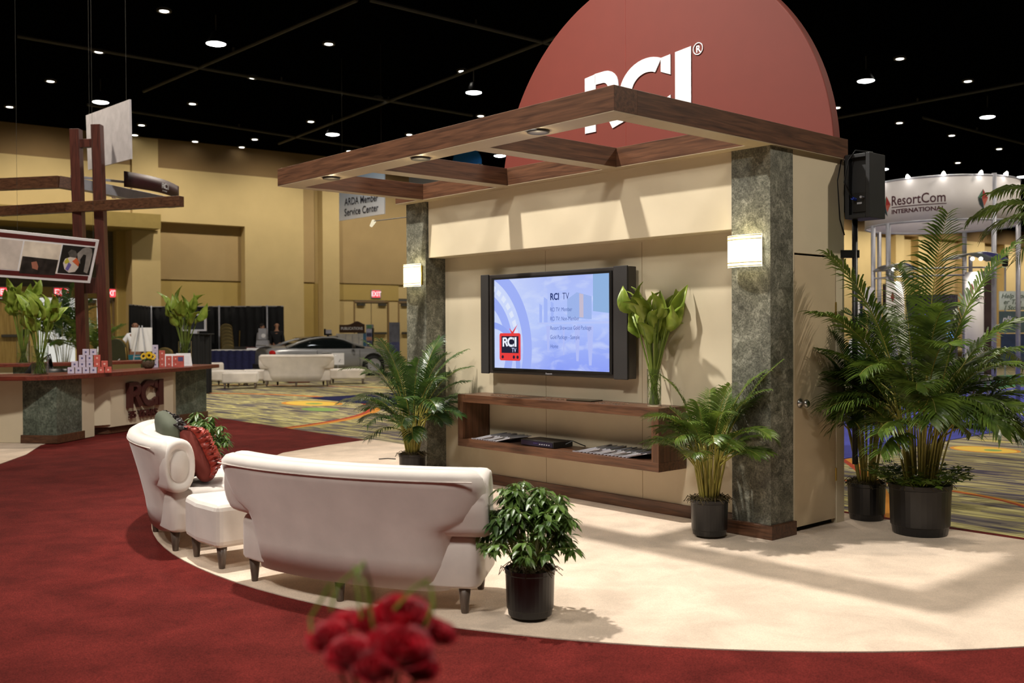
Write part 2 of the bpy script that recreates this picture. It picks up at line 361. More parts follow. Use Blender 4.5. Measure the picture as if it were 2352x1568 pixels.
def hall_door(nm, s0, s1, y, z1=2.85, mt=None):
    t = thing(nm, None, None, WP(s0, y), TW); t['kind'] = 'structure'; wd = s1-s0
    for k in range(2):
        MBx = MB().box(k*wd/2+.02, (k+1)*wd/2-.02, 0, .06, .02, z1-.06); MBx.build('door_leaf', mt or m['hallw'], t, bevel=.01)
        MB().box(k*wd/2+.12, (k+1)*wd/2-.1, -.1, -.03, 1.34, 1.44).build('push_bar', m['pipe'], t)
        MB().box(k*wd/2+(.1 if k == 0 else wd/2-.5), k*wd/2+(.5 if k == 0 else wd/2-.1), -.08, .0, z1-.2, z1-.1).build('door_closer', m['pipe'], t)
    f = MB(); f.box(-.06, 0, -.04, .08, 0, z1); f.box(wd, wd+.06, -.04, .08, 0, z1); f.box(-.06, wd+.06, -.04, .08, z1-.04, z1+.02); f.build('door_frame', m['hallb'], t); return t
m['doorwood'] = wood('pale_hall_door_wood', C(140, 112, 52), C(180, 150, 84), 2, .5, .4)
hall_door('door_1', -.5, 1.2, .52); hall_door('door_2', 1.8, 3.5, .52)
hall_door('door_3', -11.97, -10.8, 1.25, mt=m['doorwood']); hall_door('door_4', -15.98, -13.9, 1.25, mt=m['doorwood'])
b = MB(); b.box(-30, -9, 9, 9.2, 0, 6); struct(b.build('wall_lobby', emit('glowing_lobby_wall', (.9, .88, .80, 1), .75), loc=WQ, rz=TW))  # wall itself glows to stand for a brightly lit lobby
b = MB(); b.box(-30, -9, 1.6, 9.0, -.02, .0); 
EXM = emit('exit_sign_glow', C(255, 60, 70), 1.6); EXW = mat('exit_sign_letters_white', C(250, 225, 225), .5)
m['exw'] = emit('exit_sign_letter_glow', C(255, 225, 225), 1.2)
def exit_sign(loc, wd, lab):
    t = thing('exit_sign', lab, 'exit sign', loc, TW)
    MB().box(-wd/2-.05, wd/2+.05, 0, .06, -.19, .19).build('housing', m['alu'], t)
    MB().box(-wd/2, wd/2, -.012, .0, -.15, .15).build('lit_face', EXM, t)
    x = text_mb('EXIT', .3, .006, .006, 'CENTER', sx=.8); x.xform(Matrix.Translation((0, -.02, -.1))); x.build('lettering', m['exw'], t)
def wall_hit(px, py, off):
    r = ray(px, py); C0 = Vector((0, 0, H)); q = WQ-WN*off; tt = (q-C0).dot(WN)/r.dot(WN); return C0+r*tt
exit_sign(wall_hit(17, 670, 1.1), .5, 'red lit exit sign at the far left edge, above the double doors')
exit_sign(wall_hit(141, 671, 1.1), .5, 'red lit exit sign above the open bright doorway')
exit_sign(wall_hit(255, 673, 1.1), .5, 'red lit exit sign right of the twin wooden posts, above wooden double doors')
exit_sign(wall_hit(864, 675, .42), .4, 'small red lit exit sign above tan doors behind the publications stand')
# soffit downlights of the foyer
LENS = emit('lamp_lens_glow', (1, .96, .88, 1), 14)
dl0 = None
for px, py in [(34, 527), (163, 533), (272, 539)]:
    p = gr(px, py, 5.49)
    spot(p-Vector((0, 0, .08)), p-Vector((0, 0, 3)), 420, (1, .9, .7), 2.4, .08, .6)
    if dl0 is None:
        dl0 = thing('soffit_downlight', 'round white downlight under the olive foyer soffit', 'ceiling light', p, 0, 'downlights under the foyer soffit')
        MB().lathe([(.13, .0), (.13, -.015), (.1, -.015)], 16).build('trim_ring', m['white'], dl0)
        MB().lathe([(.0, -.02), (.11, -.02), (.11, -.01)], 16).build('lens', LENS, dl0)
    else:
        c = copy_tree(dl0); c.location = p
# ceiling: high bay lamps, small downlights, conduits
hb = None; m['hb'] = emit('high_bay_glow', (.93, .97, 1, 1), 30)
for i, (px, py) in enumerate([(496, 101), (231, 235), (764, 309), (1088, 213), (1148, 358), (1989, 186), (2268, 269), (2028, 389), (985, -20), (2349, 406)]):
    p = gr(px, py, 8.45)
    if hb is None:
        hb = thing('high_bay_lamp', 'large round white high bay lamp hanging from the black hall ceiling', 'ceiling light', p, 0, 'high bay lamps of the hall ceiling')
        MB().lathe([(.05, .3), (.1, .28), (.16, .16), (.24, .03), (.245, .0), (.23, .0), (.11, .2), (.0, .2)], 24).build('reflector', m['black'], hb, smooth=True)
        MB().lathe([(0, -.035), (.13, -.028), (.225, .0), (.225, .02)], 24).build('lens', m['hb'], hb, smooth=True)
        MB().tube([(0, 0, .3), (0, 0, .7)], .012, 8).build('stem', m['pipe'], hb)
    else:
        c = copy_tree(hb); c.location = p
sd = None; m['sd'] = emit('small_downlight_glow', (1, .93, .82, 1), 9)
for px, py in [(377, 22), (755, 98), (227, 116), (116, 184), (581, 176), (442, 236), (22, 243), (325, 285), (868, 223), (1062, 161), (714, 277), (1104, 264), (585, 318), (802, 345), (940, 307), (2067, 132), (2223, 184), (1922, 245), (2186, 309), (2066, 280), (2295, 340), (1800+400, 372), (310, 308), (448, 323), (555, 336)]:
    p = gr(px, py, 9.12)
    if sd is None:
        sd = thing('ceiling_downlight', 'small warm downlight set in the black hall ceiling', 'ceiling light', p, 0, 'small downlights of the hall ceiling')
        MB().lathe([(.17, .0), (.17, -.05), (.13, -.05), (.12, -.01)], 16).build('trim_ring', m['pipe'], sd)
        MB().lathe([(.0, -.045), (.1, -.045), (.1, -.0)], 16).build('lens', m['sd'], sd)
    else:
        c = copy_tree(sd); c.location = p
for i, (a, c_) in enumerate([((40, 83), (1085, 265)), ((200, 240), (830, 338)), ((820, 0), (330, 210)), ((1290, 80), (640, 330)), ((850, 0), (1300, 110)), ((1900, 275), (2352, 190)), ((2120, 270), (2352, 330))]):
    p, q = gr(*a, 9.0), gr(*c_, 9.0)
    o = MB().tube([p, q], .045, 6).build('ceiling_conduit', m['pipe']); tag(o, ['long dark conduit running left to right below the ceiling, past four downlights', 'dark conduit near the long wall, left part of ceiling', 'faint dark conduit slanting across the ceiling top left', 'dark conduit slanting down towards the pergola top', 'dark conduit beside the red disc, upper middle', 'dark conduit right of the red disc', 'short dark conduit at the right edge of the ceiling'][i], 'conduit')
    MB().tube([(p+q)/2, (p+q)/2+Vector((0, 0, .16))], .03, 6).build('hanger', m['pipe'], o)

# ------------------------------------------------------------------ laid carpets (thin, on the hall floor)
def flat(name, pts, z, mt, label, cat='carpet', th=.012):
    b = MB(); b.prism([(p[0], p[1]) for p in pts], z, z+th); o = b.build(name, mt); return tag(o, label, cat)
flat('red_carpet', [BP(*q) for q in [(-12.9, 1.66), (-14.5, -12), (12, -12), (12, 1.36), (-3, 1.5)]], .001, m['redc'], 'dark red cut pile carpet spread across the whole foreground', th=.008)
arc = [(-1.9+4.82*math.cos(a), 1.416+4.82*math.sin(a)) for a in [math.radians(q) for q in range(-182, 8, 3)]]
arc = [(u-(.28*max(0, min(1, (v+2.2)/1.4)) if u < -4 else 0), v) for u, v in arc]
arc = [(-7.64, 1.64), (-7.44, .8), (-7.12, -.02)]+[q for q in arc if not (q[0] < -4 and q[1] > -.5)]
arc = [q for q in arc if q[1] < 1.7]+[(2.9, 1.35)]+[(2.0, 1.34), (.0, 1.36)]
print('ARC', arc[:4])
flat('cream_carpet', [BP(*q) for q in arc], .0095, m['creamcp'], 'cream cut pile carpet with a curved edge under the television booth', th=.006)
e = [gr(*q) for q in [(-260, 1110), (0, 1068), (60, 1046), (94, 1024), (125, 1016), (60, 1000), (-260, 1000)]]
flat('cream_carpet', e, .0095, m['creamcp'], 'cream carpet with curved edge beside the left counter', th=.006)
flat('blue_carpet', [BP(*q) for q in [(-2.05, 4.55), (-2.3, 26), (-6.3, 26), (-6.2, 4.6)]], .001, m['bluec'], 'bright blue aisle carpet behind the palms on the right', th=.008)
flat('navy_carpet', [BP(*q) for q in [(-16, 5.4), (-9.2, 5.4), (-9.2, 12), (-16, 12)]], .001, m['navyc'], 'dark navy carpet between the left column and the car', th=.008)
flat('green_carpet', [BP(*q) for q in [(-6.45, 18), (-6.45, 27), (-9.2, 27), (-9.2, 18)]], .001, m['greenc'], 'green carpet far behind the blue aisle carpet', th=.008)

# ------------------------------------------------------------------ the booth: wall, columns, pergola roof
CT = 2.885
booth = thing('television_booth', 'booth with cream wall, two stone columns and a dark wood pergola roof', 'exhibit booth', BO, TH)
b = MB(); b.box(-4.15, -.36, .26, .34, .016, 2.9); b.build('wall_panel', m['cream'], booth)
o = MB().box(-4.16, -.36, .05, .3, 2.29, CT).build('header_box', m['cream'], booth, bevel=.004)
for uu in (-2.63, -1.45):
    MB().box(uu, uu+.004, .2585, .261, .1, 2.28).build('panel_joint', mat('joint', C(150, 130, 95)), booth)
MB().box(-4.1, -.3, .235, .26, .016, .115).build('baseboard', m['walnutx'], booth, bevel=.003)
def column(u0, u1, v1, name='column'):
    c = MB().box(u0, u1, .03, v1, .016, CT).build('column', m['stone'], booth, bevel=.003)
    b = MB(); b.box(u0-.03, u1+.03, 0, v1 + (.0), .016, .118); t = b.build('column_base', m['walnutx'], c, bevel=.004)
column(-.37, -.03, .323); column(-4.52, -4.18, .30)
b = MB(); b.box(-.08, -.035, .32, 1.05, 2.11, CT); b.box(-.08, -.035, .935, 1.05, .016, 2.11); b.box(-.37, -.08, 1.0, 1.05, .016, CT); b.box(-.08, -.035, .32, .345, .016, 2.11)
b.build('side_wall', m['cream'], booth)
MB().box(-4.15, -.1, .95, 1.0, .016, 2.9).build('rear_wall', m['cream'], booth)
d = MB().box(-.075, -.038, .355, .925, .055, 2.095).build('door', m['doorp'], booth, bevel=.003)
MB().box(-.09, -.08, .33, .95, .016, 2.12).build('door_gap', m['slot'], booth)
k = MB(); k.lathe([(.035, 0), (.035, .008), (.012, .014), (.012, .035), (.028, .045), (.031, .062), (.02, .075), (0, .077)], 20)
k.xform(Matrix.Translation((-.038, .42, .985)) @ Matrix.Rotation(PI/2, 4, 'Y')); k.build('door_knob', m['steel'], d, smooth=True)
for z in (.35, 1.65): MB().tube([(-.036, .93, z), (-.036, .93, z+.1)], .007, 8).build('hinge', m['brass'], d)
# pergola roof: frame of deep walnut beams with pale undersides
m['soffit'] = mat('pale_taupe_underside', C(166, 150, 124), .5, var=.03)
RL, RF, ZT, ZB = -4.17, -1.665, 3.03, 2.87
def beam(u0, u1, v0, v1, nm='roof_beam', mt='walnutx'):
    o = MB().box(u0, u1, v0, v1, ZB+.004, ZT).build(nm, m[mt], booth, bevel=.002)
    MB().box(u0+.001, u1-.001, v0+.001, v1-.001, ZB, ZB+.004).build('underside', m['soffit'], o)
beam(RL, 0, RF, -1.45, 'front_beam'); beam(-4.56, 0-.17, -.08, .3, 'rear_beam')
beam(-.17, 0, -1.45, 1.05, 'side_beam', 'walnuty')
beam(RL, -4.07, -1.45, -.08, 'side_beam', 'walnuty'); beam(-1.58, -1.425, -1.45, -.08, 'cross_beam', 'walnuty'); beam(-2.93, -2.78, -1.45, -.08, 'cross_beam', 'walnuty')
MB().box(-4.15, -.17, .3, 1.05, ZB+.03, ZT).build('roof_board', m['slot'], booth)
# dark end panel behind the left column
o = MB().box(-5.95, -4.6, 1.1, 1.16, 0.017, 3.43).build('end_panel', mat('charcoal_end_panel', C(58, 56, 50), .6, var=.1), loc=BO, rz=TH); tag(o, 'tall charcoal panel standing behind the left stone column', 'panel')
# downlights of the pergola
pdl = None; PL = emit('pergola_lamp_glow', (1, .93, .78, 1), 10)
for px, py, lab in [(1236, 301, 'recessed lamp under the pergola front beam, nearest the corner'), (966, 363, 'recessed lamp under the pergola front beam, middle one'), (761, 408, 'recessed lamp under the pergola front beam, farthest from the corner')]:
    p = gr(px, py, ZB-.002)
    if pdl is None:
        pdl = thing('pergola_downlight', lab, 'spotlight', p, 0, 'lamps under the pergola beam')
        MB().lathe([(.05, 0), (.078, 0), (.074, -.012), (.05, -.008)], 24).build('trim_ring', m['gun'], pdl, smooth=True)
        MB().lathe([(0, -.006), (.026, -.006), (.03, .0)], 20).build('bulb', PL, pdl)
        c = pdl
    else: c = copy_tree(pdl); relabel(c, lab, loc=p)
    point(p-Vector((0, 0, .06)), .8, (1, .82, .5), .02)
# red disc sign behind the roof
DU, DZ, RR, DVV = -2.088, 2.919, 1.999, 1.0
ds = thing('disc_sign', 'huge matte red disc sign with white lettering rising behind the pergola', 'sign', BP(DU, DVV, DZ), TH)
b = MB(); N = 200
a0 = math.asin((3.045-DZ)/RR)
b.slab([(RR*math.cos(a0+(PI-2*a0)*i/N), RR*math.sin(a0+(PI-2*a0)*i/N)) for i in range(N+1)], 0, .1)
b.build('disc_panel', m['red'], ds, bevel=.012)
for x in (-1.2, 1.2): MB().box(x-.04, x+.04, .1, .14, 3.036-DZ, 3.6-DZ).build('brace', m['black'], ds)
MB().box(-.2, -.197, -.0015, .001, .13, 1.97).build('panel_seam', m['rededge'], ds)
def rci(h, depth, gapless=False):             # R C I drawn as in the sign: x right, z up, height h, starts at 0,0
    q = MB(); s = h
    w = .225*s
    q.slab([(0, 0), (.22*s, 0), (.22*s, .98*s), (0, .95*s)], -depth, 0)                       # R stem
    out = []; inn = []                                                                          # R bowl
    for i in range(13):
        a = PI/2-PI*i/12; out.append((.40*s+.27*s*math.cos(a), .70*s+.29*s*math.sin(a))); inn.append((.36*s+.10*s*math.cos(a), .70*s+.10*s*math.sin(a)))
    out = [(.2*s, .985*s)]+out+[(.2*s, .41*s)]; inn = [(.2*s, .80*s)]+inn+[(.2*s, .60*s)]
    for i in range(len(out)-1): q.slab([out[i], out[i+1], inn[i+1], inn[i]], -depth, 0)
    q.slab([(.30*s, .48*s), (.52*s, .45*s), (.80*s, .08*s), (.55*s, 0)], -depth, 0)             # R leg
    cxx, czz = 1.21*s, .50*s
    for i in range(30):                                                                        # C ring
        a0 = math.radians(62+236*i/30); a1 = math.radians(62+236*(i+1)/30)
        f = lambda a, r: (cxx+r*math.cos(a)*1.02, czz+r*math.sin(a))
        q.slab([f(a0, .52*s), f(a1, .52*s), f(a1, .29*s), f(a0, .29*s)], -depth, 0)
    q.slab([(1.45*s, .74*s), (1.62*s, .66*s), (1.62*s, .98*s), (1.45*s, .96*s)], -depth, 0)
    q.slab([(1.45*s, .26*s), (1.62*s, .34*s), (1.62*s, .02*s), (1.45*s, .04*s)], -depth, 0)
    q.slab([(1.70*s, 0), (1.97*s, 0), (1.97*s, 1.02*s), (1.70*s, .99*s)], -depth, 0)            # I
    return q
q = rci(.575, .01); q.xform(Matrix.Diagonal((1.165, 1, 1, 1))); q.xform(Matrix.Translation((-2.818-DU, 0, 3.487-DZ))); q.build('lettering', m['white'], ds)
b = MB()
for i in range(40):
    a0, a1 = 2*PI*i/40, 2*PI*(i+1)/40; b.slab([(.055*math.cos(a0), .055*math.sin(a0)), (.055*math.cos(a1), .055*math.sin(a1)), (.047*math.cos(a1), .047*math.sin(a1)), (.047*math.cos(a0), .047*math.sin(a0))], -.008, 0)
x = text_mb('R', .085, .008, .002, 'CENTER'); x.xform(Matrix.Translation((0, 0, -.03))); b.add(x.v, x.f)
b.xform(Matrix.Translation((-1.423-DU, 0, 4.035-DZ))); b.build('registered_mark', m['white'], ds)
x = text_mb('35 YEARS', .16, .008, .004, 'LEFT', sx=1.1); x.xform(Matrix.Translation((-2.56-DU, 0, 3.17-DZ))); x.build('small_lettering', m['white'], ds)
# sconces on the columns
m['shade'] = emit('lit_fabric_shade', (1, .93, .66, 1), 3.2)
sc = None
for (px0, px1, lab) in [(0, 0, 'lit curved wall sconce on the right stone column'), (1, 1, 'lit curved wall sconce on the left stone column')]:
    uu = -.215 if px0 == 0 else -4.35
    if sc is None:
        sc = thing('sconce_lamp', lab, 'wall lamp', BP(uu, .029, 1.985), TH, 'sconces on the stone columns')
        def sh(i, j, r=0):
            a = (i-.5)*2; return (a*.15, -.035-.05*math.sqrt(max(0, 1-a*a*.9))-r, .012+j*.235)
        MB().grid(lambda i, j: sh(i, j), 17, 3).build('shade', m['shade'], sc, smooth=True, solid=.004)
        for z in (.02, .045, .215, .24):
            MB().tube([(sh(i/16, 0, .005)[0], sh(i/16, 0, .005)[1], z) for i in range(17)], .004, 6).build('band', mat('brass_band', C(200, 180, 90), .5), sc)
        MB().box(-.12, .12, -.02, 0, .03, .23).build('back_plate', m['brass'], sc)
        c = sc
    else: c = copy_tree(sc); relabel(c, lab, loc=BP(uu, .029, 1.985))
    point(BP(uu, -.02, 2.12), 4.5, (1, .84, .42), .03)
    point(BP(uu, -.1, 2.24), .9, (1, .84, .42), .02)

# ------------------------------------------------------------------ lounge furniture
m['velvet'] = mat('pale_velvet_upholstery', C(222, 213, 204), .8, var=.09, scale=4, sheen=.4, bump=.1, bscale=60)
m['leg'] = wood('grey_brown_leg_wood', C(78, 64, 54), C(112, 96, 84), 2)
m['pipingm'] = mat('welt_piping', C(214, 202, 192), .8)
def make_sofa(label, cat='sofa', loc=(0, 0, 0), rz=0, group=None):
    t = thing('curved_sofa', label, cat, loc, rz, group)
    RS = 2.42; RC = RS*math.cos(.78/RS)
    def P(x, off, z): a = x/RS; return ((RS+off)*math.sin(a), RC-(RS+off)*math.cos(a), z)
    # seat block
    b = MB(); X = .87
    prof = []
    z0, z1, f, k = .15, .44, -.62, .0
    def ring(x, sh):                            # rounded cross-section of the seat
        pts = []; r = .055; lo, hi, fr, bk = z0+sh*.4, z1-sh, f+sh, k-sh
        for (cx_, cz_, a0) in [(fr+r, hi-r, 90), (fr+r, lo+r*.4, 180), (bk-r, lo+r*.4, 270), (bk-r, hi-r, 0)]:
            for q in range(5):
                a = math.radians(a0+q*22.5); rr = r if cz_ > .3 else r*.4
                pts.append(P(x, cx_+r*math.cos(a), cz_+rr*math.sin(a)))
        return pts
    xs = [-X, -X+.006, -X+.022, -X+.055]+[-X+.055+(2*X-.11)*i/14 for i in range(1, 14)]+[X-.055, X-.022, X-.006, X]; shs = [.055, .03, .01, 0]+[0]*13+[0, .01, .03, .055]
    rings = [ring(x, s_) for x, s_ in zip(xs, shs)]; n = len(rings[0]); vs = [p for r_ in rings for p in r_]
    fs = [(i*n+j, i*n+(j+1) % n, (i+1)*n+(j+1) % n, (i+1)*n+j) for i in range(len(rings)-1) for j in range(n)]
    fs += [tuple(range(n-1, -1, -1)), tuple((len(rings)-1)*n+j for j in range(n))]
    b.add(vs, fs); b.build('seat', m['velvet'], t, smooth=True)
    # rear shell with flared top
    wz = [(.135, .69), (.30, .70), (.42, .71), (.475, .735), (.50, .80), (.53, .86), (.58, .89), (.64, .91), (.71, .92), (.765, .905), (.795, .875), (.808, .84)]
    def off(z): return .16*max(0, (z-.14)/.66)**1.3
    b = MB(); NX = 36; fr = []; bk = []
    for z, w_ in wz:
        for i in range(NX+1):
            x = (2*i/NX-1)*w_; e = abs(2*i/NX-1)**14; top = max(0, (z-.77)/.038)**2
            bk.append(P(x, off(z)-.05*e-.05*top*1.0, z)); fr.append(P(x, off(z)-.11, z-.0*top))
    n = NX+1; L = len(wz); vs = bk+fr; o_ = len(bk)
    fs = [(j*n+i, j*n+i+1, (j+1)*n+i+1, (j+1)*n+i) for j in range(L-1) for i in range(NX)]
    fs += [(o_+j*n+i+1, o_+j*n+i, o_+(j+1)*n+i, o_+(j+1)*n+i+1) for j in range(L-1) for i in range(NX)]
    fs += [(i+1, i, o_+i, o_+i+1) for i in range(NX)]+[((L-1)*n+i, (L-1)*n+i+1, o_+(L-1)*n+i+1, o_+(L-1)*n+i) for i in range(NX)]
    fs += [(j*n, (j+1)*n, o_+(j+1)*n, o_+j*n) for j in range(L-1)]+[((j+1)*n+NX, j*n+NX, o_+j*n+NX, o_+(j+1)*n+NX) for j in range(L-1)]
    b.add(vs, fs); bb = b.build('backrest', m['velvet'], t, smooth=True)
    # inner bolster, an oval roll that ends in a padded medallion
    b = MB(); N = 28
    def ov(x, s_): return [P(x, min(-.03+.115*s_*math.copysign(abs(math.cos(a))**.8, math.cos(a)), off(.622+.186*s_*math.sin(a))-.02), .622+.186*s_*math.copysign(abs(math.sin(a))**.85, math.sin(a))) for a in [2*PI*j/N for j in range(N)]]
    ends = [(.918, .55), (.905, .60), (.915, .68), (.932, .80), (.928, .92), (.905, .99), (.87, 1.0)]
    xs = [(-a, c_) for a, c_ in ends]+[(-.87+1.74*i/16, 1) for i in range(1, 16)]+[(a, c_) for a, c_ in ends[::-1]]
    rings = [ov(x, s_) for x, s_ in xs]; vs = [p for r_ in rings for p in r_]
    fs = [(i*N+j, (i+1)*N+j, (i+1)*N+(j+1) % N, i*N+(j+1) % N) for i in range(len(rings)-1) for j in range(N)]
    fs += [tuple(range(N)), tuple((len(rings)-1)*N+j for j in range(N-1, -1, -1))]
    b.add(vs, fs); b.build('back_roll', m['velvet'], t, smooth=True)
    for sx in (-1, 1):
        MB().tube([P(sx*.91, -.022+.065*math.cos(a), .622+.107*math.sin(a)) for a in [2*PI*j/24 for j in range(25)]], .005, 6).build('medallion_piping', m['pipingm'], bb)
    pts = [P(-.86+1.72*i/30, off(.75)+.002, .752) for i in range(31)]
    MB().tube(pts, .0045, 6).build('piping', m['pipingm'], bb)
    for x, o2 in [(-.78, -.05), (0, -.05), (.78, -.05), (-.76, -.55), (.76, -.55)]:
        p = P(x, o2, 0); MB().lathe([(.018, .016), (.02, .02), (.036, .17)], 12, (p[0], p[1], 0)).build('leg', m['leg'], t, smooth=True)
    return t
rz1 = math.atan2(-.475, .88)
sofa = make_sofa('pale velvet curved sofa seen from behind, nearest, beside the leafy bush', loc=(-.945, 5.69, 0), rz=rz1, group='pale curved sofas')
S2R = math.atan2(-.937, .348); s2 = copy_tree(sofa); p = Vector((-2.66, 7.62, 0)); relabel(s2, 'pale velvet curved sofa at left, seen end on with ruffled cushions', loc=p, rz=S2R)
def make_ottoman(label, loc, rz, w_=.58, d_=.56, group='pale ottomans'):
    t = thing('ottoman', label, 'ottoman', loc, rz, group)
    b = MB(); NN = 6
    pl = [(-w_/2, -d_/2), (0, -d_/2-.03), (w_/2, -d_/2), (w_/2-.03, d_/2), (0, d_/2-.03), (-w_/2+.03, d_/2)]
    b.prism(pl, .155, .44); b.build('seat', m['velvet'], t, smooth=False, bevel=.045)
    for x, y in [(-w_/2+.07, -d_/2+.06), (w_/2-.07, -d_/2+.06), (w_/2-.1, d_/2-.07), (-w_/2+.1, d_/2-.07)]:
        MB().lathe([(.018, .016), (.02, .02), (.036, .17)], 12, (x, y, 0)).build('leg', m['leg'], t, smooth=True)
    return t
ott = make_ottoman('pale velvet ottoman between the two nearest sofas', BP(-2.13, -3.07), TH-.06)
# ruffled cushions
def cushion(label, loc, rot, col, col2, sz=.46):
    t = thing('ruffled_cushion', label, 'cushion', loc, 0, 'ruffled cushions on the left sofa'); t.rotation_euler = rot
    b = MB()
    def f(i, j):
        a = 2*PI*i; e = PI*(j-.5); c_ = lambda q, p_: math.copysign(abs(q)**p_, q)
        return (sz/2*c_(math.cos(e), .5)*c_(math.cos(a), .35), .075*c_(math.sin(e), .8), sz/2*c_(math.cos(e), .5)*c_(math.sin(a), .35)+sz/2)
    b.grid(f, 40, 16, True); b.build('cushion_body', mat('cushion_cloth', col, .8, var=.1), t, smooth=True)
    b = MB(); rr = random.Random(3)
    for row in range(9):                          # gathered ribbons standing off the front
        x0 = -sz*.46+row*sz*.115; ph = rr.random()*6; N = 46
        for side in (1,):
            vs = []; 
            for i in range(N):
                z = .02+(sz-.04)*i/(N-1); wv = .022*math.sin(i*1.25+ph)+.012*math.sin(i*2.7+ph*2)
                edge = max(.25, 1-abs(2*i/(N-1)-1)**6)
                vs += [(x0+.004*math.sin(i), .055*side*edge, z), (x0+wv*.6, (.095+.012*math.sin(i*.9))*side*edge, z), (x0+wv*1.5+.008, (.125+.018*math.sin(i*1.7+ph))*side*edge, z+.012*math.sin(i*2.1))]
            b.add(vs, [(3*i+k_, 3*i+k_+1, 3*i+k_+4, 3*i+k_+3) for i in range(N-1) for k_ in (0, 1)])
    b.build('ruffles', mat('ruffle_taffeta', col2, .35, var=.35, scale=30), t, smooth=True, solid=.003)
    return t
def S2(x, y, z): return s2.matrix_basis @ Vector((x, y, z)) if False else Vector(s2.location)+Matrix.Rotation(s2.rotation_euler.z, 3, 'Z') @ Vector((x, y, z))
cushion('black ruffled cushion leaning on the left sofa, behind the rust one', S2(.30, .10, .455), (math.radians(14), math.radians(8), S2R+.15), C(76, 80, 64), C(30, 23, 21), .50)
cushion('rust red ruffled cushion leaning on the left sofa in front of the black one', S2(.46, .30, .45), (math.radians(24), math.radians(-6), S2R-.1), C(112, 40, 30), C(150, 52, 40), .44)

# ------------------------------------------------------------------ wall shelf and television
sh = thing('floating_shelf', 'walnut open box shelf hanging under the television', 'shelf', BP(-3.513, -.09, .415), TH)
SW, SD_, SH_ = 2.535, .345, .505
for nm, (a, b2, c_, d_) in dict(top_board=(0, SW, SH_-.075, SH_), bottom_board=(0, SW, 0, .075), side_board=(0, .075, .075, SH_-.075), side_board2=(SW-.075, SW, .075, SH_-.075)).items():
    MB().box(a, b2, 0, SD_, c_, d_).build(nm.replace('2', ''), m['walnutz' if 'side' in nm else 'walnutx'], sh, bevel=.002)
STOP, SBOT = .415+SH_, .415+.075
tv = thing('television', 'large charcoal plasma television on the cream wall showing a blue menu', 'television', BP(-2.43, .12, 1.125), TH)
TW2 = .955
MB().box(-TW2, TW2, 0, .1, 0, .95).build('housing', m['gun'], tv, bevel=.008)
MB().box(-.7, .7, .1, .14, .15, .8).build('wall_mount', m['black'], tv)
for a, b2 in [(-TW2, -TW2+.115), (TW2-.155, TW2)]: MB().box(a, b2, -.02, 0, -.005, .955).build('speaker_bar', mat('speaker_cloth', C(40, 37, 36), .8, var=.2, scale=300), tv, bevel=.006)
bz = MB(); sx0, sx1, sz0, sz1 = -.765, .745, .055, .9
bz.box(sx0-.03, sx1+.03, -.012, .0, sz1, sz1+.02); bz.box(sx0-.03, sx1+.03, -.012, 0, sz0-.02, sz0); bz.box(sx0-.03, sx0, -.012, 0, sz0, sz1); bz.box(sx1, sx1+.03, -.012, 0, sz0, sz1)
bz.build('bezel', m['black'], tv)
t = NT('television_picture'); tc = t.co(); sp = t.n('ShaderNodeSeparateXYZ'); t.l(tc, sp.inputs[0])
gx = t.math('DIVIDE', t.math('SUBTRACT', sp.outputs[0], sx0), sx1-sx0); gz = t.math('DIVIDE', t.math('SUBTRACT', sp.outputs[2], sz0), sz1-sz0)
nz = t.n('ShaderNodeTexNoise', Scale=4.0, Detail=4.0, Distortion=.5); t.l(t.co(scale=(1, 1, 2.5)), nz.inputs['Vector'])
base = t.ramp(gz, [(0, C(140, 160, 250)), (.3, C(160, 180, 252)), (.5, C(176, 196, 255)), (.75, C(178, 196, 254)), (1, C(172, 188, 250))])
cl = t.mix(t.ramp(nz.outputs[0], [(.48, (0, 0, 0, 1)), (.66, (.5, .5, .5, 1))]), base, C(215, 225, 255))
lf = t.mix(t.ramp(gx, [(.1, (.75, .75, .75, 1)), (.55, (0, 0, 0, 1))]), cl, C(212, 224, 255))
t.b.inputs['Base Color'].default_value = (0, 0, 0, 1); t.l(lf, t.b.inputs['Emission Color']); t.b.inputs['Emission Strength'].default_value = .95
MB().box(sx0, sx1, -.004, -.002, sz0, sz1).build('screen', t.m, tv)
_e = [0]
def scr(b, nm, col, st=.95):
    _e[0] += 1; o = b.build(nm, emit('screen_ink', col, st), tv); return o
def sxy(fx, fz): return (sx0+fx*(sx1-sx0), sz0+fz*(sz1-sz0))
def clip_poly(poly):
    def cl(pl, f, g):
        out = []
        for i in range(len(pl)):
            a, b_ = pl[i], pl[(i+1) % len(pl)]
            if f(a): out.append(a)
            if f(a) != f(b_): out.append(g(a, b_))
        return out
    for ax, lim, sg in ((0, sx0, 1), (0, sx1, -1), (1, sz0, 1), (1, sz1, -1)):
        if len(poly) < 3: return []
        poly = cl(poly, lambda q: (q[ax]-lim)*sg >= 0, lambda p_, q: tuple(p_[k]+(q[k]-p_[k])*(lim-p_[ax])/(q[ax]-p_[ax]) for k in (0, 1)))
    return poly
def ringarc(b, cx_, cz_, r0, r1, a0, a1, y0, n=24):
    for i in range(n):
        p0, p1 = math.radians(a0+(a1-a0)*i/n), math.radians(a0+(a1-a0)*(i+1)/n)
        q = clip_poly([(cx_+r0*math.cos(p0), cz_+r0*math.sin(p0)), (cx_+r1*math.cos(p0), cz_+r1*math.sin(p0)), (cx_+r1*math.cos(p1), cz_+r1*math.sin(p1)), (cx_+r0*math.cos(p1), cz_+r0*math.sin(p1))])
        if len(q) > 2: b.slab(q, y0, y0+.0004)
L1 = C(160, 178, 250)
for r_a, r_b in ((.74, .86), (.50, .60)):
    b = MB(); ringarc(b, sx0-.33, sz0+.18, r_a, r_b, -30, 80, -.0046, 40); scr(b, 'screen_arc', L1)
